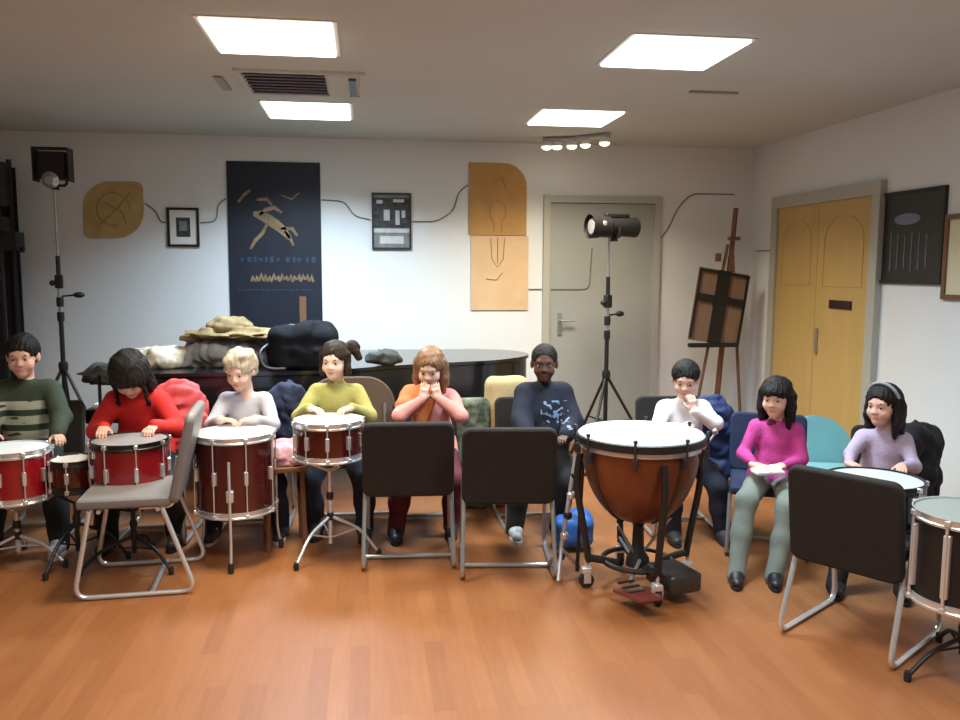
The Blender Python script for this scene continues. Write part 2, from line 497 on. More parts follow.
# ceiling with real square openings for the recessed lamps
xs = sorted({XL - .1, XR + .1} | {v for l in LAMPS for v in (l[0] - .30, l[0] + .30)})
cb = MB()
def in_lamp(x, y): return any(abs(x - l[0]) < .30 and abs(y - l[1]) < .30 for l in LAMPS)
xs = [XL - .1]; ys = [YF - .1]
xs += sorted({round(l[0] + s * .30, 4) for l in LAMPS for s in (-1, 1)}) + [XR + .1]
ys += sorted({round(l[1] + s * .30, 4) for l in LAMPS for s in (-1, 1)}) + [YB + .1]
for i in range(len(xs) - 1):
    for j in range(len(ys) - 1):
        cx, cy = (xs[i] + xs[i + 1]) / 2, (ys[j] + ys[j + 1]) / 2
        if in_lamp(cx, cy): continue
        k = len(cb.v)
        cb.add([(xs[i], ys[j], H), (xs[i + 1], ys[j], H), (xs[i + 1], ys[j + 1], H), (xs[i], ys[j + 1], H)], [(0, 3, 2, 1)])
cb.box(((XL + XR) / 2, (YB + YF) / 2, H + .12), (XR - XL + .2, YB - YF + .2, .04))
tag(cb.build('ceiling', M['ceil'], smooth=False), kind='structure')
for nm, lo, hi in (('baseboard_back', (XL, YB - .014, 0), (1.50, YB, .08)), ('baseboard_back', (2.60, YB - .014, 0), (XR, YB, .08)),
                   ('baseboard_right', (XR - .014, 6.74, 0), (XR, YB - .014, .08)), ('baseboard_right', (XR - .014, YF, 0), (XR, 5.12, .08)),
                   ('baseboard_left', (XL, YF, 0), (XL + .014, YB - .014, .08))):
    slab(nm, lo, hi, M['skirting'])

# ceiling lamps
names = ['square recessed ceiling lamp with warm light, front left of those in view', 'square recessed ceiling lamp with bluish light, largest, front right',
         'square recessed ceiling lamp with cool light beside the air vent, near the back wall', 'square recessed ceiling lamp with warm light near the small spotlights, back right',
         'square recessed ceiling lamp over the open floor, left row, second from the camera', 'square recessed ceiling lamp over the open floor, right row, second from the camera', 'square recessed ceiling lamp directly above the camera, left row', 'square recessed ceiling lamp directly above the camera, right row']
for i, (x, y, c, p) in enumerate(LAMPS):
    t = empty('ceiling_lamp', (x, y, H), 0, names[i], 'ceiling lamp', 'square lamps in the ceiling')
    b = MB()
    for sx, sy, lx, ly in ((0, 1, .60, .02), (0, -1, .60, .02), (1, 0, .02, .56), (-1, 0, .02, .56)):
        b.box((sx * .29, sy * .29, 0.002), (lx, ly, .014))
    b.box((0, 0, .07), (.60, .60, .02)); 
    b.build('lamp_frame', M['white_plastic'], t, smooth=False)
    d = MB(); d.box((0, 0, -.004), (.558, .558, .026), bev=.008)
    d.build('diffuser', emis('lamp_glow_%s' % i, tuple(min(1, v * 1.12) for v in c) if i < 4 else c, 3.2), t, smooth=False)

# air vent
t = empty('air_vent', (-.31, 5.02, H), 0, 'square ceiling air vent with slats between the two left lamps', 'air vent')
b = MB()
for sx, sy, lx, ly in ((0, 1, .70, .03), (0, -1, .70, .03), (1, 0, .03, .58), (-1, 0, .03, .58)):
    b.box((-.03 + sx * .335, sy * .30, -.008), (lx, ly, .016))
b.box((.17, 0, -.010), (.12, .58, .02)); b.box((-.03, 0, -.003), (.66, .6, .005))
b.build('vent_frame', M['ceil'], t, smooth=False)
vm = mat('blue_grey_vent_slats', (0.20, 0.22, 0.30), 0.5)
for k in range(7):
    b = MB(); b.box((-.12, -.235 + k * .078, -.012), (.44, .045, .006), rot=Matrix.Rotation(rad(25), 3, 'X'))
    b.build('slat', vm, t, smooth=False)
b = MB(); b.box((.235, .02, -.012), (.07, .40, .015), M['darkmetal']); b.build('side_grille', None, t, smooth=False)
b = MB(); b.box((0, 0, -.006), (.30, .035, .012)); o = b.build('air_slot', M['skirting'], None, smooth=False); o.location = (2.08, 4.88, H)
tag(o, 'narrow dark slot in the ceiling behind the bluish front right lamp', 'air slot')
b = MB(); b.box((0, 0, -.006), (.05, .34, .012)); o = b.build('air_slot', M['skirting'], None, smooth=False); o.location = (-.80, 5.08, H)
tag(o, 'short dark slot in the ceiling left of the square air vent', 'air slot')

# small lit spot fixture near the back wall
t = empty('spotlight_bar', (1.66, 6.63, H), 0, 'ceiling bar with small lit spotlights close above the grey door', 'spotlight bar')
b = MB(); b.tube([(-.22, .12, -.02), (.0, .05, -.02), (.24, -.2, -.02)], .018); b.build('bar', M['steel'], t)
eg = emis('spot_glow', (1.0, .86, .6), 4)
for k, (x, y) in enumerate(((-.19, .115), (-.11, .09), (.0, .04), (.09, -.04), (.21, -.17))):
    b = MB(); b.lathe([(.012, -.03), (.030, -.045), (.042, -.075), (.040, -.078)], M['white_plastic'], 18, (x, y, 0), capt=False)
    sp = b.build('spot_shade', None, t)
    b = MB(); b.sphere((x, y, -.080), .041, sc=(1, 1, .6)); b.build('bulb', eg, sp)

# ------------------------------------------------------------------ doors
def door_grey():
    t = empty('door_1', (2.05, YB, 0), kind='structure')
    b = MB(); b.box((0, -.012, 1.05), (.94, .03, 2.10)); b.build('door_leaf', M['door_grey'], t, smooth=False)
    f = MB(); f.box((-.495, -.02, 1.085), (.055, .05, 2.17)); f.box((.495, -.02, 1.085), (.055, .05, 2.17)); f.box((0, -.02, 2.135), (.935, .05, .06))
    f.build('door_frame', M['door_frame'], t, smooth=False)
    h = MB(); h.box((-.37, -.033, 1.06), (.04, .012, .20), bev=.004); h.tube(roundpath([(-.37, -.035, 1.09), (-.37, -.085, 1.09), (-.25, -.085, 1.09)], .02), .009)
    h.build('door_handle', M['steel'], t)
door_grey()
def door_yellow():
    t = empty('door_2', (XR, 5.92, 0), kind='structure')
    # two leaves in the right wall, seen obliquely
    for (a, c, nm) in ((.02, .64, 0), (-.66, .015, 1)):
        b = MB(); b.box((-.012, (a + c) / 2, 1.02), (.035, c - a, 2.04)); lf = b.build('door_leaf', M['door_yellow'], t, smooth=False)
        # arched relief line
        yc = (a + c) / 2; hw = (c - a) / 2 - .09
        pts = [(-.031, yc - hw, 1.42), (-.031, yc - hw, 1.75)] + [(-.031, yc - hw * math.cos(q), 1.75 + .18 * math.sin(q)) for q in [math.pi * i / 10 for i in range(1, 10)]] + [(-.031, yc + hw, 1.75), (-.031, yc + hw, 1.42)]
        r = MB(); r.tube(pts, .004, None, 6, closed=True); r.build('panel_moulding', M['door_yellow'], lf)
    f = MB(); f.box((-.02, .69, 1.02), (.06, .09, 2.04)); f.box((-.02, -.71, 1.02), (.06, .09, 2.04)); f.box((-.02, -.01, 2.088), (.06, 1.49, .094))
    f.build('door_frame', M['door_frame'], t, smooth=False)
    s = MB(); s.box((-.036, -.33, 1.29), (.012, .28, .062), bev=.004); s.build('sign_plate', mat('dark_maroon_plate', (.03, .004, .006), .4), t)
    h = MB(); h.box((-.042, -.04, 1.00), (.02, .018, .20), bev=.005); h.build('pull_handle', M['steel'], t)
door_yellow()

# ------------------------------------------------------------------ things on the walls
def wall_poly(name, pts, th, m, label, cat, right=False, round_i=None):
    """a thin board with its own thickness hung on the back wall; pts are (x, z)"""
    cx = sum(p[0] for p in pts) / len(pts); cz = sum(p[1] for p in pts) / len(pts)
    b = MB(); poly = [(p[0] - cx, p[1] - cz) for p in pts]
    mtx = Matrix(((1, 0, 0, 0), (0, 0, 1, 0), (0, 1, 0, 0), (0, 0, 0, 1)))
    b.prism(poly, -th, 0, m, mtx)
    t = empty(name, (cx, YB, cz), 0, label, cat)
    b.build('board', None, t, smooth=False)
    return t, cx, cz
def strokes(parent, name, lines, r, m, cx, cz, y):
    b = MB()
    for ln in lines:
        b.tube([(x - cx, y, z - cz) for x, z in ln], r, m, 6)
    return b.build(name, None, parent)
def rc(x0, x1, z0, z1, rads, n=6):
    """rounded rectangle, radii for (bl, br, tr, tl)"""
    out = []
    for (cx, cz, a0, r) in ((x0, z0, 180, rads[0]), (x1, z0, 270, rads[1]), (x1, z1, 0, rads[2]), (x0, z1, 90, rads[3])):
        if r <= 0: out.append((cx, cz)); continue
        ox = cx + (r if cx == x0 else -r); oz = cz + (r if cz == z0 else -r)
        for i in range(n + 1):
            a = rad(a0 + 90 * i / n); out.append((ox + r * math.cos(a), oz + r * math.sin(a)))
    return out
ochre = mat('ochre_painted_board', (.52, .37, .15), .8, var=.14, vscale=9)
orange = mat('orange_brown_board', (.50, .28, .095), .75, var=.08, vscale=7)
peach = mat('peach_painted_board', (.72, .50, .30), .8, var=.06, vscale=5)
ink = mat('faded_brown_ink', (.36, .22, .10), .8)
t, cx, cz = wall_poly('wall_board', rc(-2.23, -1.77, 1.77, 2.22, (.06, .22, .05, .22)), .012, ochre, 'ochre leaf-shaped board with faded drawing, left of the small framed picture', 'wall board')
strokes(t, 'drawing', [[(-2.0 + .13 * math.cos(a), 2.0 + .13 * math.sin(a)) for a in [i * .35 for i in range(15)]], [(-2.12, 1.86), (-1.98, 2.0), (-1.86, 2.14)], [(-2.08, 2.06), (-1.94, 1.98), (-1.9, 1.88)]], .004, ink, cx, cz, -.014)
t, cx, cz = wall_poly('wall_board', rc(.88, 1.38, 1.825, 2.43, (0, 0, .20, 0)), .014, orange, 'orange brown board with one rounded corner, upper of the two stacked boards', 'wall board')
bulb = [(1.13 + .07 * math.cos(a), 2.02 + .09 * math.sin(a)) for a in [rad(-60 + i * 20) for i in range(16)]]
strokes(t, 'drawing', [bulb, [(1.10, 1.93), (1.10, 1.85)], [(1.165, 1.93), (1.165, 1.85)], [(1.09, 2.25), (1.16, 2.32), (1.21, 2.2)]], .004, ink, cx, cz, -.016)
t, cx, cz = wall_poly('wall_board', rc(.90, 1.40, 1.18, 1.815, (0, 0, 0, 0)), .012, peach, 'pale peach rectangular board, lower of the two stacked boards', 'wall board')
strokes(t, 'drawing', [[(1.07, 1.80), (1.08, 1.62), (1.13, 1.55), (1.18, 1.62), (1.19, 1.80)], [(1.13, 1.80), (1.13, 1.58)], [(1.03, 1.45), (1.12, 1.44), (1.17, 1.50)]], .004, ink, cx, cz, -.014)

# black and gold banner
t = empty('banner', (-.735, YB, 0), 0, 'tall navy banner with a golden leaping figure and lettering', 'banner')
b = MB(); b.box((0, -.01, 1.60), (.75, .016, 1.60)); b.build('banner_panel', mat('midnight_blue_banner', (.008, .012, .026), .55, var=.25, vscale=4), t, smooth=False)
gold = mat('dull_gold_print', (.24, .165, .085), .6, var=.35, vscale=25)
def blade(b, pts, w, y=-.020):
    # a flat tapering brush stroke, 3 mm thick
    n = len(pts); L = []; Rr = []
    for i, (x, z) in enumerate(pts):
        a, c = pts[max(i - 1, 0)], pts[min(i + 1, n - 1)]
        dx, dz = c[0] - a[0], c[1] - a[1]; q = math.hypot(dx, dz) or 1
        ww = w * math.sin(math.pi * (i + .5) / n) ** .6 / 2
        L.append((x - dz / q * ww, z + dx / q * ww)); Rr.append((x + dz / q * ww, z - dx / q * ww))
    poly = L + Rr[::-1]
    b.prism(poly, y, y + .004, gold, Matrix(((1, 0, 0, 0), (0, 0, 1, 0), (0, 1, 0, 0), (0, 0, 0, 1))))
b = MB()
blade(b, [(-.17, 1.98), (-.12, 1.97), (-.06, 1.94), (.0, 1.90), (.06, 1.85), (.12, 1.78)], .085)
blade(b, [(-.12, 1.97), (-.07, 2.01), (.0, 2.03), (.06, 1.99)], .035)
blade(b, [(-.06, 1.90), (-.10, 1.82), (-.16, 1.76), (-.20, 1.69)], .03)
blade(b, [(.08, 1.84), (.12, 1.78), (.15, 1.72)], .025)
blade(b, [(-.29, 2.07), (-.24, 2.13), (-.19, 2.17)], .025)
blade(b, [(.05, 1.86), (.14, 1.86), (.18, 1.80)], .03)
blade(b, [(-.02, 2.05), (-.06, 2.10), (-.14, 2.09)], .03)
blade(b, [(.06, 2.13), (.14, 2.10), (.2, 2.15)], .015)
b.build('golden_figure', None, t, smooth=False)
bt = mat('dim_blue_print', (.025, .05, .10), .6)
b = MB()
for k, x in enumerate([-.27, -.21, -.165, -.12, -.075, -.03, .02, .10, .15, .19, .26, .31]):
    b.box((x, -.020, 1.605), (.022 + .01 * (k % 2), .004, .03 + .02 * ((k * 7) % 3) / 2), bt)
for k in range(13):
    b.box((-.30 + k * .047, -.020, 1.355 - .004 * (k % 2)), (.03, .004, .010), bt)
b.build('blue_lettering', None, t, smooth=False)
b = MB(); rr = random.Random(4)
for k in range(15):
    x = -.20 + k * .034
    blade(b, [(x, 1.44 + rr.uniform(-.02, .0)), (x + .012, 1.47 + rr.uniform(-.01, .02)), (x + .03, 1.44 + rr.uniform(-.025, .0))], .030)
b.build('gold_lettering', None, t, smooth=False)
b = MB(); b.box((.215, -.020, 1.17), (.055, .004, .26), mat('orange_bar_print', (.20, .10, .06), .7), bev=.0); b.build('orange_bar', None, t, smooth=False)

def frame_pic(name, x0, x1, z0, z1, bw, fm, label, cat, pics, right=False, th=.022):
    cx, cz = (x0 + x1) / 2, (z0 + z1) / 2; w, h = x1 - x0, z1 - z0
    t = empty(name, (XR, cx, cz) if right else (cx, YB, cz), rad(-90) if right else 0, label, cat)
    b = MB()
    b.box((-w / 2 + bw / 2, -th / 2, 0), (bw, th, h)); b.box((w / 2 - bw / 2, -th / 2, 0), (bw, th, h))
    b.box((0, -th / 2, h / 2 - bw / 2), (w - 2 * bw, th, bw)); b.box((0, -th / 2, -h / 2 + bw / 2), (w - 2 * bw, th, bw))
    b.build('frame', fm, t, smooth=False)
    for nm, m, bx in pics:
        for i, (x, z, ww, hh) in enumerate(bx):
            b = MB(); b.box((x, -.006 - .002 * (nm != 'mount') - .001 * (nm == 'print_light'), z), (ww, .008, hh), m)
            b.build(nm, None, t, smooth=False)
    return t
dg = mat('dark_grey_print', (.05, .055, .06), .5, var=.6, vscale=30)
lg = mat('pale_print', (.62, .64, .64), .5, var=.1, vscale=20)
mg = mat('mid_grey_print', (.22, .25, .25), .5, var=.2, vscale=20)
frame_pic('framed_picture', -1.59, -1.34, 1.705, 2.02, .018, M['black'], 'small framed picture with white mount and dark print', 'picture',
          [('mount', M['paper'], [(0, 0, .21, .275)]), ('print', dg, [(.0, 0, .11, .155)]), ('print_light', mg, [(.0, .01, .06, .08)])])
frame_pic('framed_poster', .06, .39, 1.695, 2.165, .016, M['darkmetal'], 'grey framed poster with dark photo above a white strip', 'poster',
          [('mount', mg, [(0, 0, .30, .44)]), ('print', dg, [(0, .07, .30, .25)]), ('print_light', lg, [(0, -.078, .30, .034), (0, -.155, .20, .065), (-.04, .05, .05, .09), (.05, .03, .035, .12), (.1, .06, .03, .06), (-.1, .16, .05, .03), (.06, .17, .09, .025)])])
px = mat('dark_photo_print', (.016, .016, .019), .35, var=.25, vscale=14)
t = frame_pic('dark_poster', 4.57, 5.22, 1.455, 2.045, .02, M['black'], 'large dark poster with a pale blue oval, beside the yellow door', 'poster',
          [('mount', px, [(0, 0, .61, .55)])], right=True)
b = MB(); b.sphere((-.03, -.012, .115), .13, mat('pale_blue_smear_print', (.16, .20, .30), .4), 20, (1, .02, .28)); 
b.sphere((.0, -.0125, .105), .06, mat('pale_blue_core_print', (.35, .42, .52), .4), 20, (1, .03, .3)); b.build('oval_motif', None, t)
b = MB()
for k in range(6): b.box((-.18 + k * .07, -.012, -.09), (.006, .004, .25 - .02 * (k % 3)), mg)
b.build('fine_lines', None, t, smooth=False)
frame_pic('framed_picture', 4.10, 4.56, 1.37, 1.87, .03, M['wood'], 'cream framed picture at the right edge of the photo', 'picture', [('mount', mat('cream_print', (.72, .66, .45), .7), [(0, 0, .42, .46)])], right=True)

# the thin wire line that runs from picture to picture
wm = mat('thin_grey_wire', (.17, .17, .17), .6)
def wire(pts, label, right=False, off=.005):
    b = MB()
    P3 = [(x, YB - off, z) if not right else (XR - .005, x, z) for x, z in pts]
    c = P3[0]
    o = b.tube(roundpath(P3, .06, 4), .0055, None, 6).build('wall_wire', wm, None, origin=c)
    tag(o, label, 'wall wire', 'thin wire running from picture to picture')
wire([(-1.76, 2.05), (-1.68, 2.0), (-1.64, 1.90), (-1.60, 1.90)], 'thin dark wire on the wall between the ochre board and the small framed picture')
wire([(-1.33, 1.90), (-1.20, 1.91), (-1.19, 2.05), (-1.12, 2.10)], 'thin dark wire on the wall between the small framed picture and the navy banner')
wire([(-.355, 2.10), (-.16, 2.09), (-.09, 1.97), (.05, 1.94)], 'thin dark wire on the wall between the navy banner and the grey poster')
wire([(.40, 1.93), (.60, 1.93), (.75, 2.02), (.79, 2.18), (.87, 2.24)], 'thin dark wire on the wall between the grey poster and the orange board')
wire([(1.405, 1.36), (1.50, 1.36), (1.52, 1.36)], 'thin dark wire on the wall from the peach board to the grey door')
wire([(1.60, 1.36), (1.94, 1.36), (1.96, 1.72)], 'thin wire line across the grey door below the stage lamp', off=.031)
wire([(2.58, 1.80), (2.66, 1.90), (2.74, 2.08), (2.86, 2.20), (3.26, 2.20)], 'thin dark wire on the wall climbing from the grey door above the easel')
wire([(6.98, 1.70), (6.70, 1.70)], 'short dark wire on the right wall beside the yellow door', True)
#@@FURNITURE
# ------------------------------------------------------------------ lamp stands, easel, rack
def lamp_stand(x, y, hub, joint, top, rot, label, leg_r=.42):
    t = empty('lamp_stand', (x, y, 0), rad(rot), label, 'lamp stand')
    for k in range(3):
        a = rad(90 + 120 * k)
        b = MB(); b.tube([(0, 0, hub), (leg_r * .98 * math.cos(a), leg_r * .98 * math.sin(a), .014)], .012)
        lg_ = b.build('leg', M['black'], t)
        b = MB(); b.sphere((leg_r * math.cos(a), leg_r * math.sin(a), .016), .017); b.build('rubber_foot', M['rubber'], lg_)
        b = MB(); b.tube([(0, 0, hub - .38), (leg_r * .5 * math.cos(a), leg_r * .5 * math.sin(a), hub * .5)], .007); b.build('brace', M['black'], t)
    b = MB(); b.tube([(0, 0, .12), (0, 0, joint - .28)], .017); b.build('pole', M['black'], t)
    b = MB(); b.tube([(0, 0, joint - .28), (0, 0, joint + .03)], .014)
    b.build('pole', M['steel'], t)
    for zz in (joint - .25, joint - .14):
        b = MB(); b.lathe([(.024, -.035), (.026, 0), (.024, .035)], None, 14, (0, 0, zz)); b.build('collar', M['black'], t)
    b = MB(); b.box((0, 0, joint + .01), (.055, .05, .10), bev=.01); b.sphere((-.045, 0, joint), .022); b.build('joint', M['black'], t)
    b = MB(); b.tube([(0, 0, joint + .06), (0, 0, joint + .20)], .016); b.build('pole', M['black'], t)
    b = MB(); b.tube([(0, 0, joint + .20), (0, 0, top)], .009); b.build('pole', M['steel'], t)
    b = MB(); b.tube([(0, 0, joint - .10), (.11, 0, joint - .09)], .007); b.sphere((.13, 0, joint - .09), .028, sc=(1.5, .8, .8)); b.build('side_knob', M['black'], t)
    b = MB(); b.lathe([(.03, -.04), (.035, 0), (.03, .03)], None, 14, (0, 0, hub)); b.build('hub', M['black'], t)
    return t
lamp_stand(-2.25, 6.55, .80, 1.42, 2.10, 10, 'black tripod lamp stand standing behind the boy at the far left')
lamp_stand(1.86, 6.25, .72, 1.28, 1.78, 25, 'black tripod lamp stand in front of the grey door')
# box lamp with barn doors
t = empty('stage_lamp', (-2.24, 6.55, 2.10), 0, 'black box stage lamp with flaps on the left stand', 'stage lamp')
b = MB(); b.box((0, 0, .17), (.20, .14, .20), bev=.02); b.build('housing', M['black'], t)
for s in (-1, 1):
    b = MB(); b.box((s * .12, -.03, .17), (.008, .12, .23)); b.build('flap', M['black'], t, smooth=False)
b = MB(); b.box((0, -.03, .29), (.248, .14, .008)); b.build('flap', M['black'], t, smooth=False)
b = MB(); b.tube(roundpath([(-.08, 0, .10), (-.08, 0, .03), (.08, 0, .03), (.08, 0, .10)], .03), .010); b.lathe([(.03, .0), (.018, .035)], None, 12); b.build('yoke', M['black'], t)
b = MB(); b.lathe([(.05, -.02), (.06, 0), (.03, .03)], None, 20, mtx=Matrix.Translation((0, -.10, .06)) @ Matrix.Rotation(rad(100), 4, 'X')); b.build('lens', M['steel'], t)
# cylindrical studio lamp
t = empty('stage_lamp', (1.90, 6.25, 1.78), rad(12), 'black cylindrical stage lamp on the right stand, in front of the grey door', 'stage lamp')
mt = Matrix.Translation((0, 0, .08)) @ Matrix.Rotation(rad(90), 4, 'Y')
b = MB(); b.lathe([(.05, -.20), (.078, -.185), (.082, -.05), (.070, -.04), (.074, .10), (.078, .185), (.06, .20)], None, 28, mtx=mt); b.build('housing', M['black'], t)
b = MB(); b.lathe([(.092, -.215), (.086, -.14)], None, 28, mtx=mt, capb=False, capt=False); b.build('lamp_hood', M['black'], t)
b = MB(); b.box((.02, .0, .165), (.20, .06, .03), bev=.01); b.build('handle', M['black'], t)
b = MB(); b.lathe([(.0, -.205), (.055, -.2), (.06, -.19)], None, 24, mtx=mt); b.sphere((-.12, -.072, .10), .022, sc=(1, .5, 1)); b.build('lens', M['chrome'], t)
b = MB(); b.tube(roundpath([(0, -.09, .08), (0, -.09, .0), (0, .09, .0), (0, .09, .08)], .03), .010); b.lathe([(.03, -.03), (.02, .01)], None, 12); b.build('yoke', M['black'], t)

# easel leaning in the corner with a board clamped in it
t = empty('easel', (2.98, 6.80, 0), 0, 'tall wooden easel standing in the corner left of the yellow door', 'easel')
b = MB(); b.tube([(.02, 0, .02), (.17, .04, 2.06)], .022, None, 8); b.build('mast', M['wood'], t)
for s in (-1, 1):
    b = MB(); b.tube([(s * .24, -.10, .012), (.12 + s * .02, .02, 1.75)], .014, None, 8); b.build('leg', M['wood'], t)
b = MB(); b.tube([(.12, .26, .012), (.13, .04, 1.65)], .014, None, 8); b.build('leg', M['wood'], t)
b = MB(); b.box((.14, -.01, 1.80), (.10, .04, .03), bev=.005); b.box((.0, -.02, 1.64), (.05, .03, .07), bev=.01); b.build('clamp', M['wood'], t)
b = MB(); b.box((-.06, -.12, .90), (.44, .05, .035), bev=.008); b.build('ledge', M['black'], t)
# board: parallelogram lean
E_ = Matrix.Translation((2.98 - .005, 6.80 - .075, 1.22)) @ Matrix.Rotation(rad(9), 4, 'Y') @ Matrix.Rotation(rad(-3), 4, 'X')
t = empty('painting_board', (0, 0, 0), 0, 'brown board with a black cross-shaped brace held on the easel', 'painting board'); t.matrix_world = E_
bb = wood_mat('brown_grey_board', (.30, .20, .14), (.20, .12, .08), .6, 3)
b = MB(); b.box((0, 0, 0), (.45, .016, .62)); b.build('board', bb, t, smooth=False)
b = MB(); b.box((0, -.018, .0), (.11, .02, .62)); b.box((0, -.019, .06), (.43, .026, .06)); b.box((0, -.018, .29), (.45, .022, .02)); b.box((-.216, -.018, .0), (.018, .018, .58)); b.box((.216, -.018, .0), (.018, .018, .58)); b.build('brace', M['black'], t, smooth=False)

# tall black rack at the left edge
t = empty('equipment_tower', (-2.84, 6.86, 0), 0, 'tall black equipment tower at the left edge of the photo', 'equipment tower')
for x, y in ((-.16, -.12), (.12, -.12), (-.16, .12), (.12, .12)):
    b = MB(); b.tube([(x, y, .06), (x, y, 2.36)], .02, None, 8); b.build('post', M['black'], t)
b = MB(); b.box((-.02, 0, .05), (.44, .38, .05), bev=.01); b.build('base', M['black'], t)
b = MB()
for k in range(9):
    z0 = .1 + k * .25
    b.tube([(-.16, -.12, z0), (.12, -.12, z0 + .25)], .010, None, 6); b.tube([(-.16, -.12, z0), (.12, -.12, z0)], .010, None, 6)
b.build('lattice', M['black'], t)
for z, hh, ww in ((2.16, .34, .30), (1.85, .14, .30)):
    b = MB(); b.box((-.02, -.02, z), (ww, .26, hh), bev=.015); b.build('cabinet', M['black'], t)
b = MB(); b.box((.17, -.10, 1.73), (.18, .16, .14), bev=.015); b.tube([(.08, -.1, 1.73), (.28, -.1, 1.66)], .02, None, 10); b.build('bracket_lamp', M['black'], t)
b = MB(); b.box((-.02, .13, 1.2), (.36, .012, 2.2)); b.build('back_cloth', M['blackmatt'], t, smooth=False)

# ------------------------------------------------------------------ grand piano
def spline(pts, n=8):
    out = []
    N = len(pts)
    for i in range(N - 1):
        p0 = Vector(pts[max(i - 1, 0)]); p1 = Vector(pts[i]); p2 = Vector(pts[i + 1]); p3 = Vector(pts[min(i + 2, N - 1)])
        for k in range(n):
            q = k / n
            out.append(0.5 * ((2 * p1) + (-p0 + p2) * q + (2 * p0 - 5 * p1 + 4 * p2 - p3) * q * q + (-p0 + 3 * p1 - 3 * p2 + p3) * q ** 3))
    out.append(Vector(pts[-1])); return out
t = empty('grand_piano', (-.17, 6.15, 0), 0, 'closed black grand piano behind the children, heaped with coats', 'piano')
near = spline([(-1.35, -.70), (-.6, -.70), (-.1, -.64), (.35, -.42), (.75, -.28), (1.1, -.16), (1.36, .08), (1.42, .32), (1.30, .55), (1.05, .66)])
poly = [(v.x, v.y) for v in near] + [(-1.35, .70)]
b = MB(); b.prism(poly, .56, .842); b.build('case', M['blackgloss'], t)
b = MB(); lid = [(x * 1.012, y * 1.02) for x, y in poly]; b.prism(lid, .848, .872); b.build('lid', M['blackgloss'], t)
b = MB(); b.box((-1.47, 0, .60), (.24, 1.40, .09), bev=.01); b.build('key_bed', M['blackgloss'], t)
b = MB(); b.box((-1.49, 0, .655), (.15, 1.22, .02)); kb = b.build('keyboard', M['paper'], t, smooth=False)
b = MB()
for k in range(36):
    if k % 7 not in (2, 6): b.box((-1.46, -.60 + k * .034, .672), (.09, .012, .014))
b.build('black_keys', M['black'], kb, smooth=False)
for x, y in ((-1.2, -.55), (-1.2, .55), (1.0, .3)):
    b = MB(); b.lathe([(.03, .07), (.035, .1), (.045, .2), (.07, .5), (.075, .56)], None, 20, (x, y, 0)); lgp = b.build('leg', M['blackgloss'], t)
    b = MB(); b.lathe([(.034, -.012), (.034, .012)], None, 16, mtx=Matrix.Translation((x, y, .034)) @ Matrix.Rotation(rad(90), 4, 'X')); b.build('caster', M['steel'], lgp)
b = MB(); b.box((-1.15, 0, .30), (.05, .22, .5), bev=.01); b.box((-1.22, 0, .08), (.14, .26, .06), bev=.01); b.build('pedal_lyre', M['blackgloss'], t)

# coats and bags heaped on the piano (lid top at z = .872)
Z = .872
olive = mat('olive_brown_cloth', (.21, .155, .07), .85, bump=.3, bscale=40, var=.45, vscale=14)
greyc = mat('grey_padded_cloth', (.26, .27, .29), .85, bump=.3, bscale=40, var=.35, vscale=12)
beigec = mat('cream_brown_cloth', (.50, .46, .36), .85, bump=.3, bscale=40, var=.5, vscale=16)
darkc = mat('dark_green_grey_cloth', (.055, .06, .055), .85, bump=.3, bscale=40, var=.4, vscale=12)
heap('folded_coat', [ell((0, 0, .10), (.30, .26, .11), k=.05), ell((-.12, .1, .14), (.16, .14, .07), k=.05), cap((.2, -.1, .06), .07, (-.25, -.16, .05), .05, .05)], greyc, (-.95, 5.92, Z),
     'grey padded coat folded on the piano under the olive hat', 'coat', 'coats heaped on the piano', (.010, 34, 3, .010))
t = empty('brimmed_hat', (-.90, 5.85, Z + .20), 0, 'broad floppy olive straw hat on top of the grey coat', 'hat')
V, Q = meshify([ell((0, 0, .02), (.28, .24, .020), k=.03), ell((-.22, 0, .0), (.10, .10, .025), k=.03), cap((.2, .05, .03), .022, (.34, -.08, -.05), .012, .03), cap((-.2, -.05, .02), .018, (-.33, -.05, -.01), .010, .03), cap((-.18, -.1, .05), .02, (.2, -.12, .05), .018, .03)], .008, (.012, 24, 8, .008))
np_object('brim', [(V, Q, olive)], t)
V, Q = meshify([ell((-.02, .0, .06), (.15, .14, .065), k=.03), cap((-.08, 0, .10), .02, (.06, 0, .115), .02, .03)], .009, (.008, 30, 9, .007))
np_object('crown', [(V, Q, olive)], t)
heap('folded_coat', [ell((0, 0, .05), (.22, .18, .07), k=.05), cap((-.18, -.05, .05), .05, (.05, -.12, .09), .04, .05), ell((.1, .0, .08), (.12, .12, .05), k=.04)], beigec, (-1.40, 5.82, Z),
     'cream and brown patterned scarf bundle on the piano left of the grey coat', 'scarf', 'coats heaped on the piano', (.008, 38, 5, .010))
heap('dark_jacket', [ell((0, 0, .06), (.17, .14, .08), k=.04), ell((.08, .0, .10), (.09, .09, .05), k=.04), cap((-.14, 0, .03), .03, (.14, -.02, .03), .03, .03)], darkc, (-1.72, 5.90, Z - .12),
     'dark green grey crumpled jacket at the left end of the piano', 'jacket', 'coats heaped on the piano', (.008, 40, 6, .010))
bp = empty('backpack', (-.42, 5.68, Z), 0, 'large dark navy backpack lying on the piano right of the hat', 'backpack')
navyb = mat('dark_navy_nylon', (.004, .005, .009), .9, spec=.2, bump=.3, bscale=30)
V, Q = meshify([rbox((0, 0, .135), (.22, .16, .145), rr=.08, k=.04), rbox((.0, -.14, .08), (.15, .05, .075), rr=.04, k=.03), ell((.1, 0, .24), (.12, .10, .07), k=.04)], .010, (.012, 26, 11, .008)); V[:, 2] = np.maximum(V[:, 2], 0)
np_object('bag_body', [(V, Q, navyb)], bp)
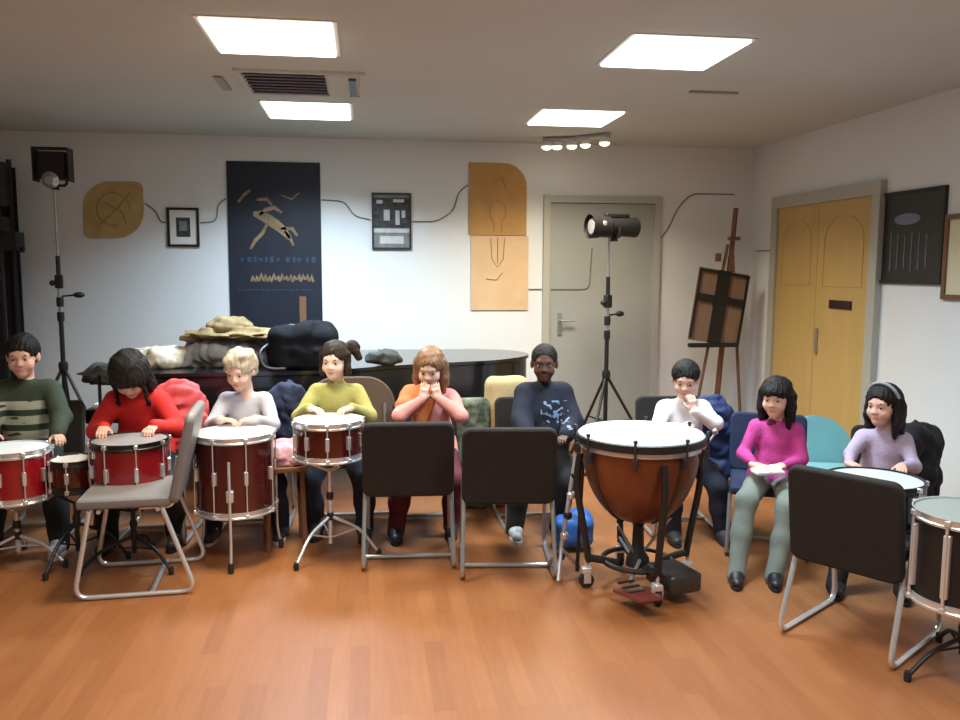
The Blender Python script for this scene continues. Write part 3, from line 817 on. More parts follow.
b = MB(); b.tube(arc((-.16, 0, .24), (-.08, -.02, .33), (.0, 0, .24), 10), .010); b.build('carry_handle', M['black'], bp)
b = MB(); b.tube(spline([(-.2, -.1, .18), (-.26, -.2, .12), (-.22, -.24, .03), (-.1, -.22, .015)], 6), .012); b.build('strap', M['black'], bp)
heap('cap', [ell((0, 0, .05), (.13, .10, .055), k=.03), ell((.02, 0, .08), (.07, .07, .035), k=.03)], darkc, (.12, 5.72, Z), 'small dark cap lying on the piano lid behind the boy in yellow green', 'cap', None, (.006, 40, 16, .007))

# cymbal on a stand behind the girl in red
t = empty('cymbal_stand', (-1.60, 5.24, 0), 0, 'thin black stand with a small dark cymbal, left of the piano', 'cymbal stand')
b = MB(); b.lathe([(.125, .905), (.10, .912), (.04, .925), (.015, .94)], None, 32); b.build('cymbal', mat('dark_bronze', (.05, .045, .035), .3, .8), t)
b = MB(); b.tube([(0, 0, .3), (0, 0, .95)], .010); b.build('pole', M['black'], t)
for k in range(3):
    a = rad(30 + 120 * k); b = MB(); b.tube([(0, 0, .42), (.22 * math.cos(a), .22 * math.sin(a), .012)], .009); b.build('leg', M['black'], t)

# ------------------------------------------------------------------ chairs
def make_chair(label, shell, frame_m, group=None, back='square', w=.47, bh=.40, seat_z=.44, top=.80, cat='chair', name='chair', leand=9):
    t = empty(name, (0, 0, 0), 0, label, cat, group)
    hw = w / 2
    b = MB(); b.box((0, .01, seat_z), (w - .02, .42, .05), bev=.022); b.build('seat', shell, t)
    lean = rad(leand)
    zc = top - bh / 2
    if back == 'square':
        poly = [(x, z - (top - bh)) for x, z in rc(-hw, hw, top - bh, top, (.045, .045, .045, .045), 6)]
        mtx = Matrix.Translation((0, -.205, top - bh)) @ Matrix.Rotation(lean, 4, 'X') @ Matrix(((1, 0, 0, 0), (0, 0, -1, 0), (0, 1, 0, 0), (0, 0, 0, 1)))
        b = MB(); b.prism(poly, -.022, .022, None, mtx); o = b.build('backrest', shell, t, ang=50)
        md = o.modifiers.new('bevel', 'BEVEL'); md.width = .014; md.segments = 3; md.limit_method = 'ANGLE'
    else:
        poly = [(x, z - (top - bh)) for x, z in rc(-hw, hw, top - bh, top, (.04, .04, bh * .55, bh * .55), 10)]
        cx = 0
        mtx = Matrix.Translation((0, -.235 , top - bh)) @ Matrix.Rotation(lean, 4, 'X') @ Matrix(((1, 0, 0, 0), (0, 0, -1, 0), (0, 1, 0, 0), (0, 0, 0, 1)))
        b = MB(); b.prism(poly, -.022, .022, None, mtx); o = b.build('backrest', shell, t, ang=50)
        md = o.modifiers.new('bevel', 'BEVEL'); md.width = .012; md.segments = 3; md.limit_method = 'ANGLE'
    for s in (-1, 1):
        x = s * (hw - .012)
        b = MB(); b.tube(roundpath([(x, -.16, seat_z - .03), (x * 1.04, -.30, .013), (x * 1.04, .24, .013), (x, .16, seat_z - .03)], .07), .0115)
        b.build('sled_leg', frame_m, t)
        b = MB(); b.tube(roundpath([(x * .8, -.05, seat_z - .032), (x * .8, -.200, seat_z - .032), (x * .8, -.232, top - bh * .5)], .03), .011)
        b.build('back_support', frame_m, t)
    b = MB(); b.tube([(-hw + .012, .12, seat_z - .035), (hw - .012, .12, seat_z - .035)], .010); b.tube([(-hw + .012, -.14, seat_z - .035), (hw - .012, -.14, seat_z - .035)], .010)
    b.build('cross_bar', frame_m, t)
    b = MB(); b.tube([(-hw * 1.02 + .012, -.10, .016), (hw * 1.02 - .012, -.10, .016)], .0115); b.build('floor_bar', frame_m, t)
    return t
CH = {}
def place(t, x, y, rz): t.location = (x, y, 0); t.rotation_euler = (0, 0, rad(rz)); return t
G_ = 'empty chairs between the camera and the children'
cB = place(make_chair('dark brown upholstered chair turned away, in front of the girl in pink', M['upholstery'], M['steel'], G_, top=.775), .22, 4.40, -3)
cC = copy_tree(cB); cC['label'] = 'dark brown upholstered chair turned away, in front of the boy in the navy sweatshirt'; place(cC, .72, 4.20, -6)
cD = place(make_chair('dark brown upholstered chair with chrome sled legs, nearest to the camera at right', M['upholstery'], M['chrome'], G_, w=.46, bh=.42, top=.745), 2.10, 3.16, -55)
[bpy.data.objects.remove(o) for o in children(cD) if o.name.startswith('floor_bar')]
cA = place(make_chair('grey chair with chrome legs seen from the side, in front of the girl in red', M['grey_vinyl'], M['chrome'], None, w=.45, bh=.44, top=.875, seat_z=.45, leand=13), -1.13, 4.16, 94)
# the chairs the children sit on
K = 'chairs the children sit on'
def kidchair(label, shell, x, y, rz, sz=.43, top=.78, back='square', w=.42, grp=K):
    return place(make_chair(label, shell, M['steel'], grp, back, w=w, bh=.34, seat_z=sz - .025, top=top), x, y, rz)
#@@PEOPLE
# ------------------------------------------------------------------ people
def n_(v): v = np.array(v, float); return v / max(np.linalg.norm(v), 1e-9)
def ik(a, t, l1, l2, pole):
    a, t = np.array(a, float), np.array(t, float)
    d = t - a; L = np.linalg.norm(d); u = d / L
    if L > (l1 + l2) * .995: t = a + u * (l1 + l2) * .995; L = (l1 + l2) * .995
    c = (l1 * l1 + L * L - l2 * l2) / (2 * l1 * L); s = math.sqrt(max(0, 1 - c * c))
    p = np.array(pole, float); p = p - u * (p @ u); p = n_(p)
    return a + u * l1 * c + p * l1 * s, t
def rotm(axis, ang):
    return np.array(Matrix.Rotation(rad(ang), 3, Vector(axis)))

def head_mesh(hs, res=.0032):
    P = [ell((0, -.010, .032), (.070, .086, .074), k=.02), ell((0, .022, -.036), (.053, .058, .066), k=.035),
         cap((0, .058, -.082), .016, (0, .050, -.080), .018, k=.03), ell((.033, .050, -.034), (.024, .024, .024), k=.02), ell((-.033, .050, -.034), (.024, .024, .024), k=.02),
         cap((-.03, .066, .020), .009, (.03, .066, .020), .009, k=.02),
         cap((0, .073, .000), .006, (0, .0865, -.025), .0078, k=.016), ell((.009, .081, -.028), (.007, .007, .006), k=.008), ell((-.009, .081, -.028), (.007, .007, .006), k=.008),
         ell((.071, -.006, -.008), (.008, .016, .026), rotm((0, 0, 1), 20), k=.008), ell((-.071, -.006, -.008), (.008, .016, .026), rotm((0, 0, 1), -20), k=.008),
         neg(ell((.028, .088, .001), (.016, .015, .010), k=.012)), neg(ell((-.028, .088, .001), (.016, .015, .010), k=.012)),
         ell((.028, .0655, .0085), (.0145, .0125, .0070), k=.003), ell((-.028, .0655, .0085), (.0145, .0125, .0070), k=.003),
         ell((.028, .0645, -.0085), (.0135, .0110, .0050), k=.003), ell((-.028, .0645, -.0085), (.0135, .0110, .0050), k=.003),
         ell((0, .0735, -.053), (.018, .0075, .0045), k=.006), ell((0, .072, -.061), (.015, .0075, .005), k=.006),
         neg(cap((-.016, .083, -.0575), .0016, (.016, .083, -.0575), .0016, k=.004)),
         cap((0, -.015, -.05), .040, (0, -.022, -.13), .040, k=.025)]
    V, Q = meshify(P, res)
    return V * hs, Q

def hand_prims(hl, curl, spread=1.0, thumb=1.0):
    """hand lying along +y, palm facing -z, thumb towards +x; hl = 1 for a child's hand of 14 cm"""
    P = [rbox((0, .034, 0), (.028, .034, .0115), rr=.011, k=.01), cap((0, -.02, 0), .019, (0, .008, 0), .020, k=.02), ell((.018, .022, -.004), (.014, .024, .011), k=.012)]
    for i, (x, L, r) in enumerate(((.0235, .052, .0072), (.008, .059, .0075), (-.0078, .055, .0072), (-.0225, .043, .0064))):
        p = np.array((x, .062, 0)); a = 0; dx = x * 2.6 * spread
        for s, f in enumerate((.44, .32, .24)):
            a += rad(curl * (0.7, 1.0, .8)[s])
            d = np.array((dx * .35, math.cos(a), -math.sin(a))); q = p + n_(d) * L * f
            P.append(cap(p, r * (1 - .07 * s), q, r * (.95 - .08 * s), k=.0035)); p = q
    p = np.array((.020, .012, -.003)); q = p + n_((.75 * thumb, .65, -.25)) * .030
    P.append(cap(p, .011, q, .0088, k=.008)); w = q + n_((.35 * thumb, .85, -.35)) * .024; P.append(cap(q, .0088, w, .007, k=.003))
    return P

def hair_mesh(style, hs, seed):
    K = .02
    P = [ell((0, -.014, .038), (.079, .094, .080), k=K)]
    face = [neg(ell((0, .098, -.030), (.064, .058, .083), k=.012)), neg(rbox((0, .07, -.10), (.12, .085, .085), rr=.02, k=.012))]
    nz = (.0035, 95, seed)
    if style == 'short':
        P += [ell((0, -.045, .0), (.072, .060, .070), k=K)] + face + [neg(rbox((0, .0, -.125), (.12, .2, .07), rr=.02, k=.015))]
    elif style == 'crop':
        P = [ell((0, -.013, .036), (.0745, .090, .076), k=K), ell((0, -.04, .0), (.070, .056, .07), k=K)] + face + [neg(rbox((0, 0, -.125), (.12, .2, .08), rr=.02, k=.015)), neg(ell((0, .09, -.01), (.066, .05, .078), k=.01))]
        nz = (.0015, 160, seed)
    elif style == 'tousled':
        P = [ell((0, -.014, .042), (.087, .100, .084), k=K), ell((.03, .045, .088), (.040, .038, .022), k=K), ell((-.04, .02, .092), (.035, .035, .025), k=K), ell((0, -.045, .0), (.080, .062, .070), k=K)] + face + [neg(rbox((0, 0, -.125), (.12, .2, .08), rr=.02, k=.015))]
        nz = (.009, 75, seed)
    else:
        if style == 'bangs':
            P += [ell((0, .050, .048), (.066, .040, .034), k=.02)]
            face = [neg(ell((0, .100, -.045), (.060, .058, .078), k=.010)), neg(rbox((0, .10, -.12), (.070, .085, .12), rr=.02, k=.012))]
        else:
            face = [neg(ell((0, .098, -.030), (.062, .060, .088), k=.012)), neg(rbox((0, .10, -.12), (.068, .085, .10), rr=.02, k=.012))]
        P += [ell((0, -.055, -.02), (.076, .055, .095), k=.03)]
        for s in (-1, 1):
            P += [cap((s * .070, -.005, .03), .022, (s * .078, .004, -.07), .020, k=.02), cap((s * .072, -.03, .0), .030, (s * .072, -.035, -.13), .024, k=.03)]
            if style in ('long', 'bangs', 'falling'):
                P += [cap((s * .078, .004, -.07), .020, (s * .070, .020, -.16), .015, k=.02), cap((s * .04, -.06, -.04), .035, (s * .05, -.06, -.20), .025, k=.03)]
            if style == 'falling':
                P += [cap((s * .066, .04, .02), .022, (s * .060, .075, -.12), .018, k=.02), cap((s * .060, .075, -.12), .018, (s * .075, .07, -.20), .012, k=.02)]
        P += face
        if style == 'falling': P += [ell((0, .066, .045), (.058, .030, .034), k=.02), ell((0, -.02, .05), (.090, .10, .088), k=.03)]
        if style == 'ponytail':
            P += [cap((-.03, -.085, .06), .022, (-.075, -.11, .06), .032, k=.015), cap((-.075, -.11, .06), .034, (-.115, -.10, .0), .020, k=.02)]
            P = [p for p in P if not (p['t'] == 'cap' and p['lo'][2] < -.14)]
        nz = (.0045, 85, seed)
    V, Q = meshify(P, .0042, nz)
    az = np.arctan2(V[:, 0], V[:, 1] + .2 * (style != 'tousled') * 0 + .014); el = V[:, 2] - .04
    w = np.clip(1.3 - np.maximum(el, 0) / .08, 0, 1)
    amp = .0 if style == 'crop' else .0016
    dsp = amp * w * (np.sin(22 * az + 2.5 * np.sin(el * 38 + seed)) + .6 * np.sin(37 * az + 3 * np.sin(el * 21 + 2 * seed)))
    rr_ = np.linalg.norm(V[:, :2], axis=1) + 1e-6
    V[:, 0] += dsp * V[:, 0] / rr_; V[:, 1] += dsp * V[:, 1] / rr_
    return V * hs, Q

def child(label, x, y, face, s, hs, seat, lean, side, head_rot, hands, feet, skin, lip, top, legs, hairm, hairst, shoe_m,
          group=None, sleeve=1.0, bulk=0.0, collar=None, seed=1, seat_r=.0, knees=.13, brow=True, trim=None, skirt=False, hcurl=(30, 30)):
    """a seated child; face = heading in degrees (-90 looks at the camera); hands / feet are world points (left, right of the child)"""
    F = np.array((math.cos(rad(face)), math.sin(rad(face)), 0)); L = np.array((-F[1], F[0], 0)); Zv = np.array((0, 0, 1.))
    base = np.array((x, y, 0.))
    U = n_(Zv * math.cos(rad(lean)) + F * math.sin(rad(lean)) + L * math.sin(rad(side)))
    Fb = n_(F - U * (F @ U)); Lb = np.cross(U, Fb) * -1 if False else np.cross(U, Fb)
    Lb = n_(L - U * (L @ U)); Rt = np.stack([Lb, Fb, U], 1)
    Pv = base + Zv * (seat + .095 * s)
    W1 = Pv + U * .10 * s; Ch = Pv + U * .235 * s; Sc = Pv + U * .325 * s; Nk = Pv + U * .385 * s
    # head frame
    hy, hp, hr = head_rot
    Uh = n_(Zv * .65 + U * .35)
    Fh = n_(F - Uh * (F @ Uh)); Lh = np.cross(Fh, Uh) * -1
    Lh = n_(L - Uh * (L @ Uh)); Rh = np.stack([-Lh, Fh, Uh], 1)      # columns: child's right = +x here
    Rr = Rh @ rotm((0, 0, 1), hy) @ rotm((1, 0, 0), -hp) @ rotm((0, 1, 0), hr)
    neckpivot = Nk + Uh * .025 * s
    Hc = neckpivot + Uh * .02 + Rr @ np.array((0, .018, .098 * hs))
    # limbs
    sh = [Sc + Lb * .128 * s * q for q in (1, -1)]
    arms = []
    for q, h in zip((1, -1), hands):
        tgt = np.array(h['p'], float); pole = np.array(h.get('pole', (0, 0, 0)), float)
        if not np.any(pole): pole = L * q * .7 - Zv * .8 - F * .25
        e, wv = ik(sh[0 if q == 1 else 1], tgt, .205 * s, .185 * s, pole); arms.append((sh[0 if q == 1 else 1], e, wv))
    hips = [Pv + L * .072 * s * q - Zv * .015 * s for q in (1, -1)]
    lg = []
    for q, ft in zip((1, -1), feet):
        ank = np.array((ft[0], ft[1], .075 * s)) - n_((F[0], F[1], 0)) * .03
        hp_ = hips[0 if q == 1 else 1]; ll = max(.315 * s, np.linalg.norm(ank - hp_) * .56)
        k, an = ik(hp_, ank, ll, ll, Zv * 1.0 + F * .9 + L * q * knees * 2); lg.append((hips[0 if q == 1 else 1], k, an))
    def torso(g):
        k = .05 * s
        return [ell(Pv, ((.125 + g) * s, (.092 + g) * s, (.088 + g * .6) * s), Rt, k=k), ell(W1, ((.108 + g) * s, (.078 + g) * s, .10 * s), Rt, k=k),
                ell(Ch, ((.118 + g) * s, (.082 + g) * s, .112 * s), Rt, k=k), cap(Sc + Lb * .105 * s, (.043 + g) * s, Sc - Lb * .105 * s, (.043 + g) * s, k=k)]
    def arm(a, g, end=1.0, k=.02):
        A, E_, Wv = a; Wc = E_ + (Wv - E_) * end
        return [cap(A, (.040 + g) * s, E_, (.031 + g) * s, k=k), cap(E_, (.031 + g) * s, Wc, (.031 + (.021 - .031) * end + g * .8) * s, k=k)]
    def leg(a, g, end=1.0, k=.03):
        A, K_, An = a; Ac = K_ + (An - K_) * end
        return [cap(A, (.070 + g) * s, K_, (.047 + g) * s, k=k), cap(K_, (.047 + g) * s, (K_ + An) / 2 - F * .008, (.043 + g) * s, k=k), cap((K_ + An) / 2 - F * .008, (.043 + g) * s, Ac, (.030 + g * 1.3) * s, k=k)]
    # body: one mesh
    pr = torso(0) + [cap(Nk - U * .03 * s, .050 * s, neckpivot + Uh * .02, .036 * hs, k=.04)]
    for a in arms: pr += arm(a, 0)
    for a, ft in zip(lg, feet):
        pr += leg(a, 0); toe = np.array((ft[0], ft[1], .03 * s)) + F * .09 * s
        pr.append(cap(a[2] - Zv * .03 * s, .03 * s, toe, .024 * s, k=.02))
    pieces = [(*meshify(pr, .0085), skin)]
    V, Q = head_mesh(hs)
    Vl = V / hs
    lipf = []; rest = []
    cen = Vl[Q].mean(1)
    il = (((cen[:, 0]) / .0185) ** 2 + ((cen[:, 2] + .0572) / .0088) ** 2 < 1) & (cen[:, 1] > .068)
    V = V @ Rr.T + Hc
    pieces += [(V, Q[~il], skin), (V, Q[il], lip)]
    for q in (-1, 1):
        ev, eq = ball((q * .028, .0660, .000), .0112); pieces.append((ev * hs @ Rr.T + Hc, eq, M['eyewhite']))
        ev, eq = ball((q * .028, .0705, -.0005), .0078); pieces.append((ev * hs @ Rr.T + Hc, eq, M['iris']))
        if brow:
            bv, bq = meshify([cap((q * .016, .078, .0185), .0026, (q * .029, .0765, .0215), .003, k=.004), cap((q * .029, .0765, .0215), .003, (q * .041, .068, .017), .002, k=.004)], .0016)
            pieces.append((bv * hs @ Rr.T + Hc, bq, hairm))
        bv, bq = meshify([cap((q * .018, .0775, .0085), .0016, (q * .038, .073, .0085), .0016, k=.002)], .0014)
        pieces.append((bv * hs @ Rr.T + Hc, bq, hairm))
    for q, h, a, cu in zip((1, -1), hands, arms, hcurl):
        d = n_(h.get('d', a[2] - a[1])); nn = np.array(h.get('n', (0, 0, -1)), float); nn = n_(nn - d * (nn @ d))
        xx = np.cross(d, -nn)    # local x, with z = -palm normal
        V, Q = meshify([dict(p) for p in hand_prims(1, cu)], .0028)
        # thumb of a left hand points to the child's right when the palm faces down
        want = np.array(h.get('thumb', -L * q), float)
        if (xx @ want) < 0: V = V * np.array((-1, 1, 1)); Q = Q[:, ::-1]
        Rm = np.stack([xx, d, -nn], 1)
        pieces.append((V * .95 * s ** .5 @ Rm.T + a[2], Q, skin))
    p = np_object('person', pieces, None, base)
    tag(p, label, 'person', group)
    kid = lambda nm, pcs: np_object(nm, pcs, p, base)
    # clothes
    g = .014 + bulk
    pr = torso(g)
    for a in arms: pr += arm(a, g * .9, .97 * sleeve)
    pr += [cap(Nk - U * .035 * s, .056 * s, Nk - U * .004 * s, .050 * s, k=.02), ell(Pv - U * .01, ((.140 + bulk) * s, (.110 + bulk) * s, .080 * s), Rt, k=.03),
           ell(W1 + F * .008, ((.128 + bulk) * s, (.100 + bulk) * s, .13 * s), Rt, k=.05)]
    for a in lg: pr.append(cap(a[0] + Zv * .006, .093 * s, a[0] + (a[1] - a[0]) * .26 + Zv * .006, .086 * s, k=.035))
    V, Q = meshify(pr, .0075, (.0055, 30, seed)); top_o = kid(top[1], [(V, Q, top[0])])
    if collar:
        V, Q = meshify([cap(Nk + U * .0 + F * .012 + Lb * c1 * .045 * s, .017, Nk + U * .0 + F * .05 * (1 - abs(c1)) + Lb * c2 * .045 * s - U * .01, .017, k=.01) for c1, c2 in ((1, .4), (.4, -.4), (-.4, -1))] + [cap(Nk - F * .03 - Lb * .04 * s, .016, Nk - F * .03 + Lb * .04 * s, .016, k=.01)], .005, (.003, 60, seed))
        kid(collar[1], [(V, Q, collar[0])])
    pr = [ell(Pv - Zv * .012 * s, (.137 * s, .102 * s, .085 * s), Rt, k=.04)]
    for a in lg: pr += leg(a, .021, 1.08)
    V, Q = meshify(pr, .009, (.005, 34, seed + 3)); kid('trousers', [(V, Q, legs)])
    for a, ft in zip(lg, feet):
        c = np.array((ft[0], ft[1], 0.)); R3 = np.stack([L, F, Zv], 1)
        heel = c - F * .045 * s + Zv * .042 * s; toe = c + F * .095 * s + Zv * .034 * s
        V, Q = meshify([cap(heel, .037 * s, c + Zv * .045 * s, .040 * s, k=.03), cap(c + Zv * .045 * s, .040 * s, toe, .033 * s, k=.03), cap(a[2] - Zv * .02, .040 * s, a[2] + (a[1] - a[2]) * .12, .040 * s, k=.02)], .006)
        V[:, 2] = np.maximum(V[:, 2], .012); sh_o = kid('shoe', [(V, Q, shoe_m[0])])
        b = MB(); ol = []
        for i in range(20):
            t_ = 2 * math.pi * i / 20; q = c + F * (.022 * s + .118 * s * math.cos(t_)) + L * .042 * s * math.sin(t_); ol.append((q[0] - x, q[1] - y))
        b.prism(ol, .0, .016); b.build('sole', shoe_m[1], sh_o)
    V, Q = hair_mesh(hairst, hs, seed); V = V @ Rr.T + Hc; kid('hair', [(V, Q, hairm)])
    return p, dict(Hc=Hc, Rr=Rr, hs=hs, base=base, Nk=Nk, sh=sh, F=F, L=L, kid=kid, Pv=Pv, Lb=Lb, U=U, arms=arms)

sole_w = mat('off_white_sole', (.6, .6, .58), .6); sole_b = M['rubber']
sh_grey = mat('grey_white_trainer', (.40, .42, .44), .6, var=.5, vscale=25)
sh_dark = mat('dark_trainer', (.03, .03, .035), .5)
sh_boot = mat('black_boot', (.012, .012, .018), .45, bump=.3, bscale=25)

# 1 boy far left, dark green jumper with a pale printed chest
sw1 = pattern_mat('dark_green_jumper_with_print', (.035, .055, .035), (.42, .44, .36), ((-.12, .12), (-.3, .05), (.50, .80)), 8, .38, (1.2, 1, 3), bands=75)
kidchair('dark chair under the boy in the dark green jumper', M['upholstery'], -1.90, 5.02, 180, w=.40, top=.74)
child('boy in dark green jumper with pale printed bands, seated at the far left', -1.90, 4.98, -86, .95, 1.08, .45, 8, 0, (4, 6, 0),
      [dict(p=(-1.66, 4.68, .64), d=(.5, -.8, -.1)), dict(p=(-1.98, 4.68, .65), d=(.3, -.9, -.1))], [(-1.66, 4.62), (-2.02, 4.66)],
      M['skin_l'], M['lip'], (sw1, 'jumper'), M['blacktrouser'], M['hair_black'], 'short', (sh_grey, sole_w), seed=11, bulk=.012)
# 2 child in red, head bent over the drum
red = mat('bright_red_sweatshirt', (.62, .018, .016), .8, bump=.25, bscale=80)
kidchair('dark chair under the girl in red', M['upholstery'], -1.20, 4.88, 178, w=.40, top=.70)
child('girl in red sweatshirt with dark hair, head bent low over a red drum', -1.24, 4.84, -92, .93, 1.06, .45, 24, 0, (0, 40, 0),
      [dict(p=(-1.11, 4.50, .71), d=(-.1, -.9, -.15)), dict(p=(-1.36, 4.49, .71), d=(.1, -.9, -.15))], [(-1.06, 4.66), (-1.42, 4.64)],
      M['skin_l'], M['lip'], (red, 'sweatshirt'), M['blacktrouser'], M['hair_black'], 'falling', (sh_dark, sole_b), seed=12, bulk=.010)
# 3 fair-haired boy in pale grey
greytop = mat('pale_grey_jumper', (.50, .50, .56), .85, bump=.3, bscale=80)
kidchair('dark chair under the fair-haired boy', M['upholstery'], -.66, 4.96, 180, w=.40, top=.74)
_, k3 = child('fair-haired boy in pale grey jumper looking down at his hands', -.69, 4.90, -92, .87, 1.02, .42, 8, 0, (-16, 16, 0),
      [dict(p=(-.61, 4.62, .715), d=(-.95, -.25, 0), n=(0, 0, -1)), dict(p=(-.79, 4.62, .715), d=(.95, -.25, 0), n=(0, 0, -1))], [(-.50, 4.72), (-.88, 4.74)],
      M['skin_p'], M['lip'], (greytop, 'jumper'), M['denim'], M['hair_blond'], 'tousled', (sh_dark, sole_w), seed=13)
# 4 child in yellow green with a ponytail
yg = mat('yellow_green_jumper', (.36, .34, .10), .85, bump=.3, bscale=70)
kidchair('brown round-backed chair under the girl in yellow green', M['cloth_brown'], -.10, 5.00, 180, w=.56, top=.86, back='round', grp=None)
child('girl in yellow green jumper with dark ponytail behind a small drum', -.17, 4.86, -92, .91, 1.00, .44, 5, 0, (-14, 5, 0),
      [dict(p=(-.08, 4.58, .775), d=(-.7, -.6, -.02)), dict(p=(-.31, 4.58, .775), d=(.7, -.6, -.02))], [(-.02, 4.66), (-.30, 4.74)],
      M['skin_p'], M['lip'], (yg, 'jumper'), M['denim'], M['hair_dark'], 'ponytail', (sh_dark, sole_b), seed=14, bulk=.004)
# 5 child in pink and orange, hands at the face
pink = mat('salmon_pink_cardigan', (.72, .30, .27), .85, bump=.3, bscale=80, var=.1, vscale=5)
kidchair('dark chair under the girl in pink', M['upholstery'], .36, 4.92, 180, w=.40, top=.72)
_, k5 = child('girl in salmon pink cardigan holding both hands to her face', .38, 4.84, -94, .88, 1.02, .43, 10, 0, (-10, 18, 0),
      [dict(p=(.405, 4.665, .805), d=(-.25, -.02, 1), n=(.1, .9, .1), thumb=(-.2, .9, 0), pole=(1, -.4, -.8)), dict(p=(.315, 4.665, .805), d=(.2, -.02, 1), n=(0, .9, .1), thumb=(.2, .9, 0), pole=(-1, -.4, -.8))],
      [(.48, 4.66), (.16, 4.62)],
      M['skin_p'], M['lip'], (pink, 'cardigan'), mat('wine_red_leggings', (.10, .012, .025), .8), M['hair_mid'], 'long', (sh_dark, sole_b), seed=15, hcurl=(22, 22),
      collar=(mat('orange_scarf', (.62, .22, .08), .85, bump=.3, bscale=60), 'scarf'))
A5 = k5['arms'][1]
V, Q = meshify([cap(k5['Nk'] + k5['F'] * .05, .040, A5[0], .062, k=.04), cap(A5[0], .062, (A5[0] + A5[1]) / 2, .060, k=.04), cap(k5['Nk'] + k5['F'] * .07, .036, k5['Pv'] + k5['F'] * .115 - k5['L'] * .07 + np.array((0, 0, .10)), .045, k=.04)], .0065, (.005, 40, 31, .004))
k5['kid']('shawl', [(V, Q, mat('orange_shawl', (.66, .20, .07), .85, bump=.3, bscale=60))])
# 6 boy in navy sweatshirt with pale script
navy6 = pattern_mat('navy_sweatshirt_with_print', (.005, .007, .020), (.18, .28, .45), ((-.04, .12), (-.3, .05), (.64, .78)), 26, .57, (1, 1, 1.3))
kidchair('dark chair under the boy in the navy sweatshirt', M['upholstery'], 1.02, 4.86, 180, w=.44, top=.74)
child('boy with dark brown skin in navy sweatshirt with pale print', 1.04, 4.78, -94, .88, 1.03, .43, 4, 0, (-8, 4, 0),
      [dict(p=(1.12, 4.52, .60), d=(-.5, -.8, 0)), dict(p=(.90, 4.50, .60), d=(.5, -.8, 0))], [(1.10, 4.58), (.84, 4.56)],
      M['skin_d'], M['lip_d'], (navy6, 'sweatshirt'), M['blacktrouser'], M['hair_black'], 'crop', (sh_grey, sole_w), seed=16, bulk=.030, brow=True,
      collar=(mat('pale_grey_collar', (.30, .30, .32), .8), 'collar'))
# 7 boy in white with a hand on his mouth
white7 = mat('white_jumper', (.80, .81, .82), .85, bump=.25, bscale=70)
kidchair('dark chair under the boy in white', M['upholstery'], 1.85, 4.66, 176, w=.42, top=.76, sz=.41)
_, k7 = child('boy in white jumper with short black hair, hand held over his mouth', 1.82, 4.58, -98, .83, .98, .40, 12, 0, (-14, 12, 0),
      [dict(p=(1.795, 4.335, .765), d=(-.15, .05, 1), n=(-.1, 1, .0), thumb=(-1, .3, .2), pole=(1, -.3, -.7)), dict(p=(1.71, 4.31, .67), d=(.9, .0, .35), n=(0, .5, -.6), pole=(-1, -.3, -.7))],
      [(2.00, 4.34), (1.72, 4.38)], M['skin_l'], M['lip'], (white7, 'jumper'), M['denim'], M['hair_black'], 'short', (sh_dark, sole_b), seed=17, hcurl=(34, 30), bulk=.008)
# 8 girl in magenta
mag = mat('magenta_cardigan', (.48, .05, .26), .85, bump=.35, bscale=60, var=.25, vscale=12)
kidchair('dark blue chair under the girl in magenta', M['navy_cloth'], 2.20, 4.24, 155, w=.42, top=.72, sz=.39, grp=None)
_, k8 = child('girl in magenta cardigan with long black hair, hands folded in her lap', 2.18, 4.14, -114, .77, .97, .375, 6, 0, (-18, 7, 0),
      [dict(p=(2.14, 3.97, .53), d=(-.9, -.4, -.1), n=(0, .3, -1)), dict(p=(2.00, 4.0, .53), d=(.9, -.4, -.15), n=(0, .3, -1))],
      [(1.98, 3.70), (1.80, 3.74)], M['skin_l'], M['lip'], (mag, 'cardigan'), mat('grey_green_trousers', (.17, .20, .17), .85, bump=.2, bscale=60), M['hair_black'], 'bangs', (sh_boot, sole_b), seed=18,
      collar=(mat('maroon_scarf', (.17, .015, .06), .85, bump=.3, bscale=60), 'scarf'))
# 9 girl in lilac with a headband
lil = mat('lilac_jumper', (.44, .37, .50), .85, bump=.3, bscale=70, var=.08, vscale=10)
kidchair('dark chair under the girl in lilac', M['upholstery'], 2.74, 3.98, 150, w=.36, top=.68, sz=.39)
_, k9 = child('girl in lilac jumper with a grey headband, turned to the left', 2.62, 3.86, -120, .75, .97, .375, 5, 0, (-32, 3, 0),
      [dict(p=(2.56, 3.62, .60), d=(-.5, -.8, 0)), dict(p=(2.34, 3.70, .60), d=(.1, -.9, 0))],
      [(2.50, 3.46), (2.22, 3.56)], M['skin_l'], M['lip'], (lil, 'jumper'), M['blacktrouser'], M['hair_black'], 'long', (sh_boot, sole_b), seed=19)
b = MB(); pts = [(math.cos(a) * .084, -.002 + .028 * math.sin(a), .032 + math.sin(a) * .090) for a in [rad(8 + i * 164 / 16) for i in range(17)]]
pts = [tuple((k9['Rr'] @ (np.array(p) * k9['hs'])) + k9['Hc'] - k9['base']) for p in pts]
b.tube(pts, .0085, None, 8); hb = b.build('headband', mat('grey_headband', (.30, .33, .36), .6), [o for o in bpy.data.objects if o.get('label', '').startswith('girl in lilac')][0])
# white sheet in the lap of the girl in magenta
heap('folded_paper', [rbox((0, 0, .016), (.075, .05, .010), rr=.006, k=.01), rbox((.02, .01, .03), (.05, .04, .008), rotm((0, 0, 1), 20), rr=.005, k=.01)], M['paper'], (2.04, 3.945, .495),
     'crumpled white paper in the lap of the girl in magenta', 'paper', None, (.004, 60, 4), .005)
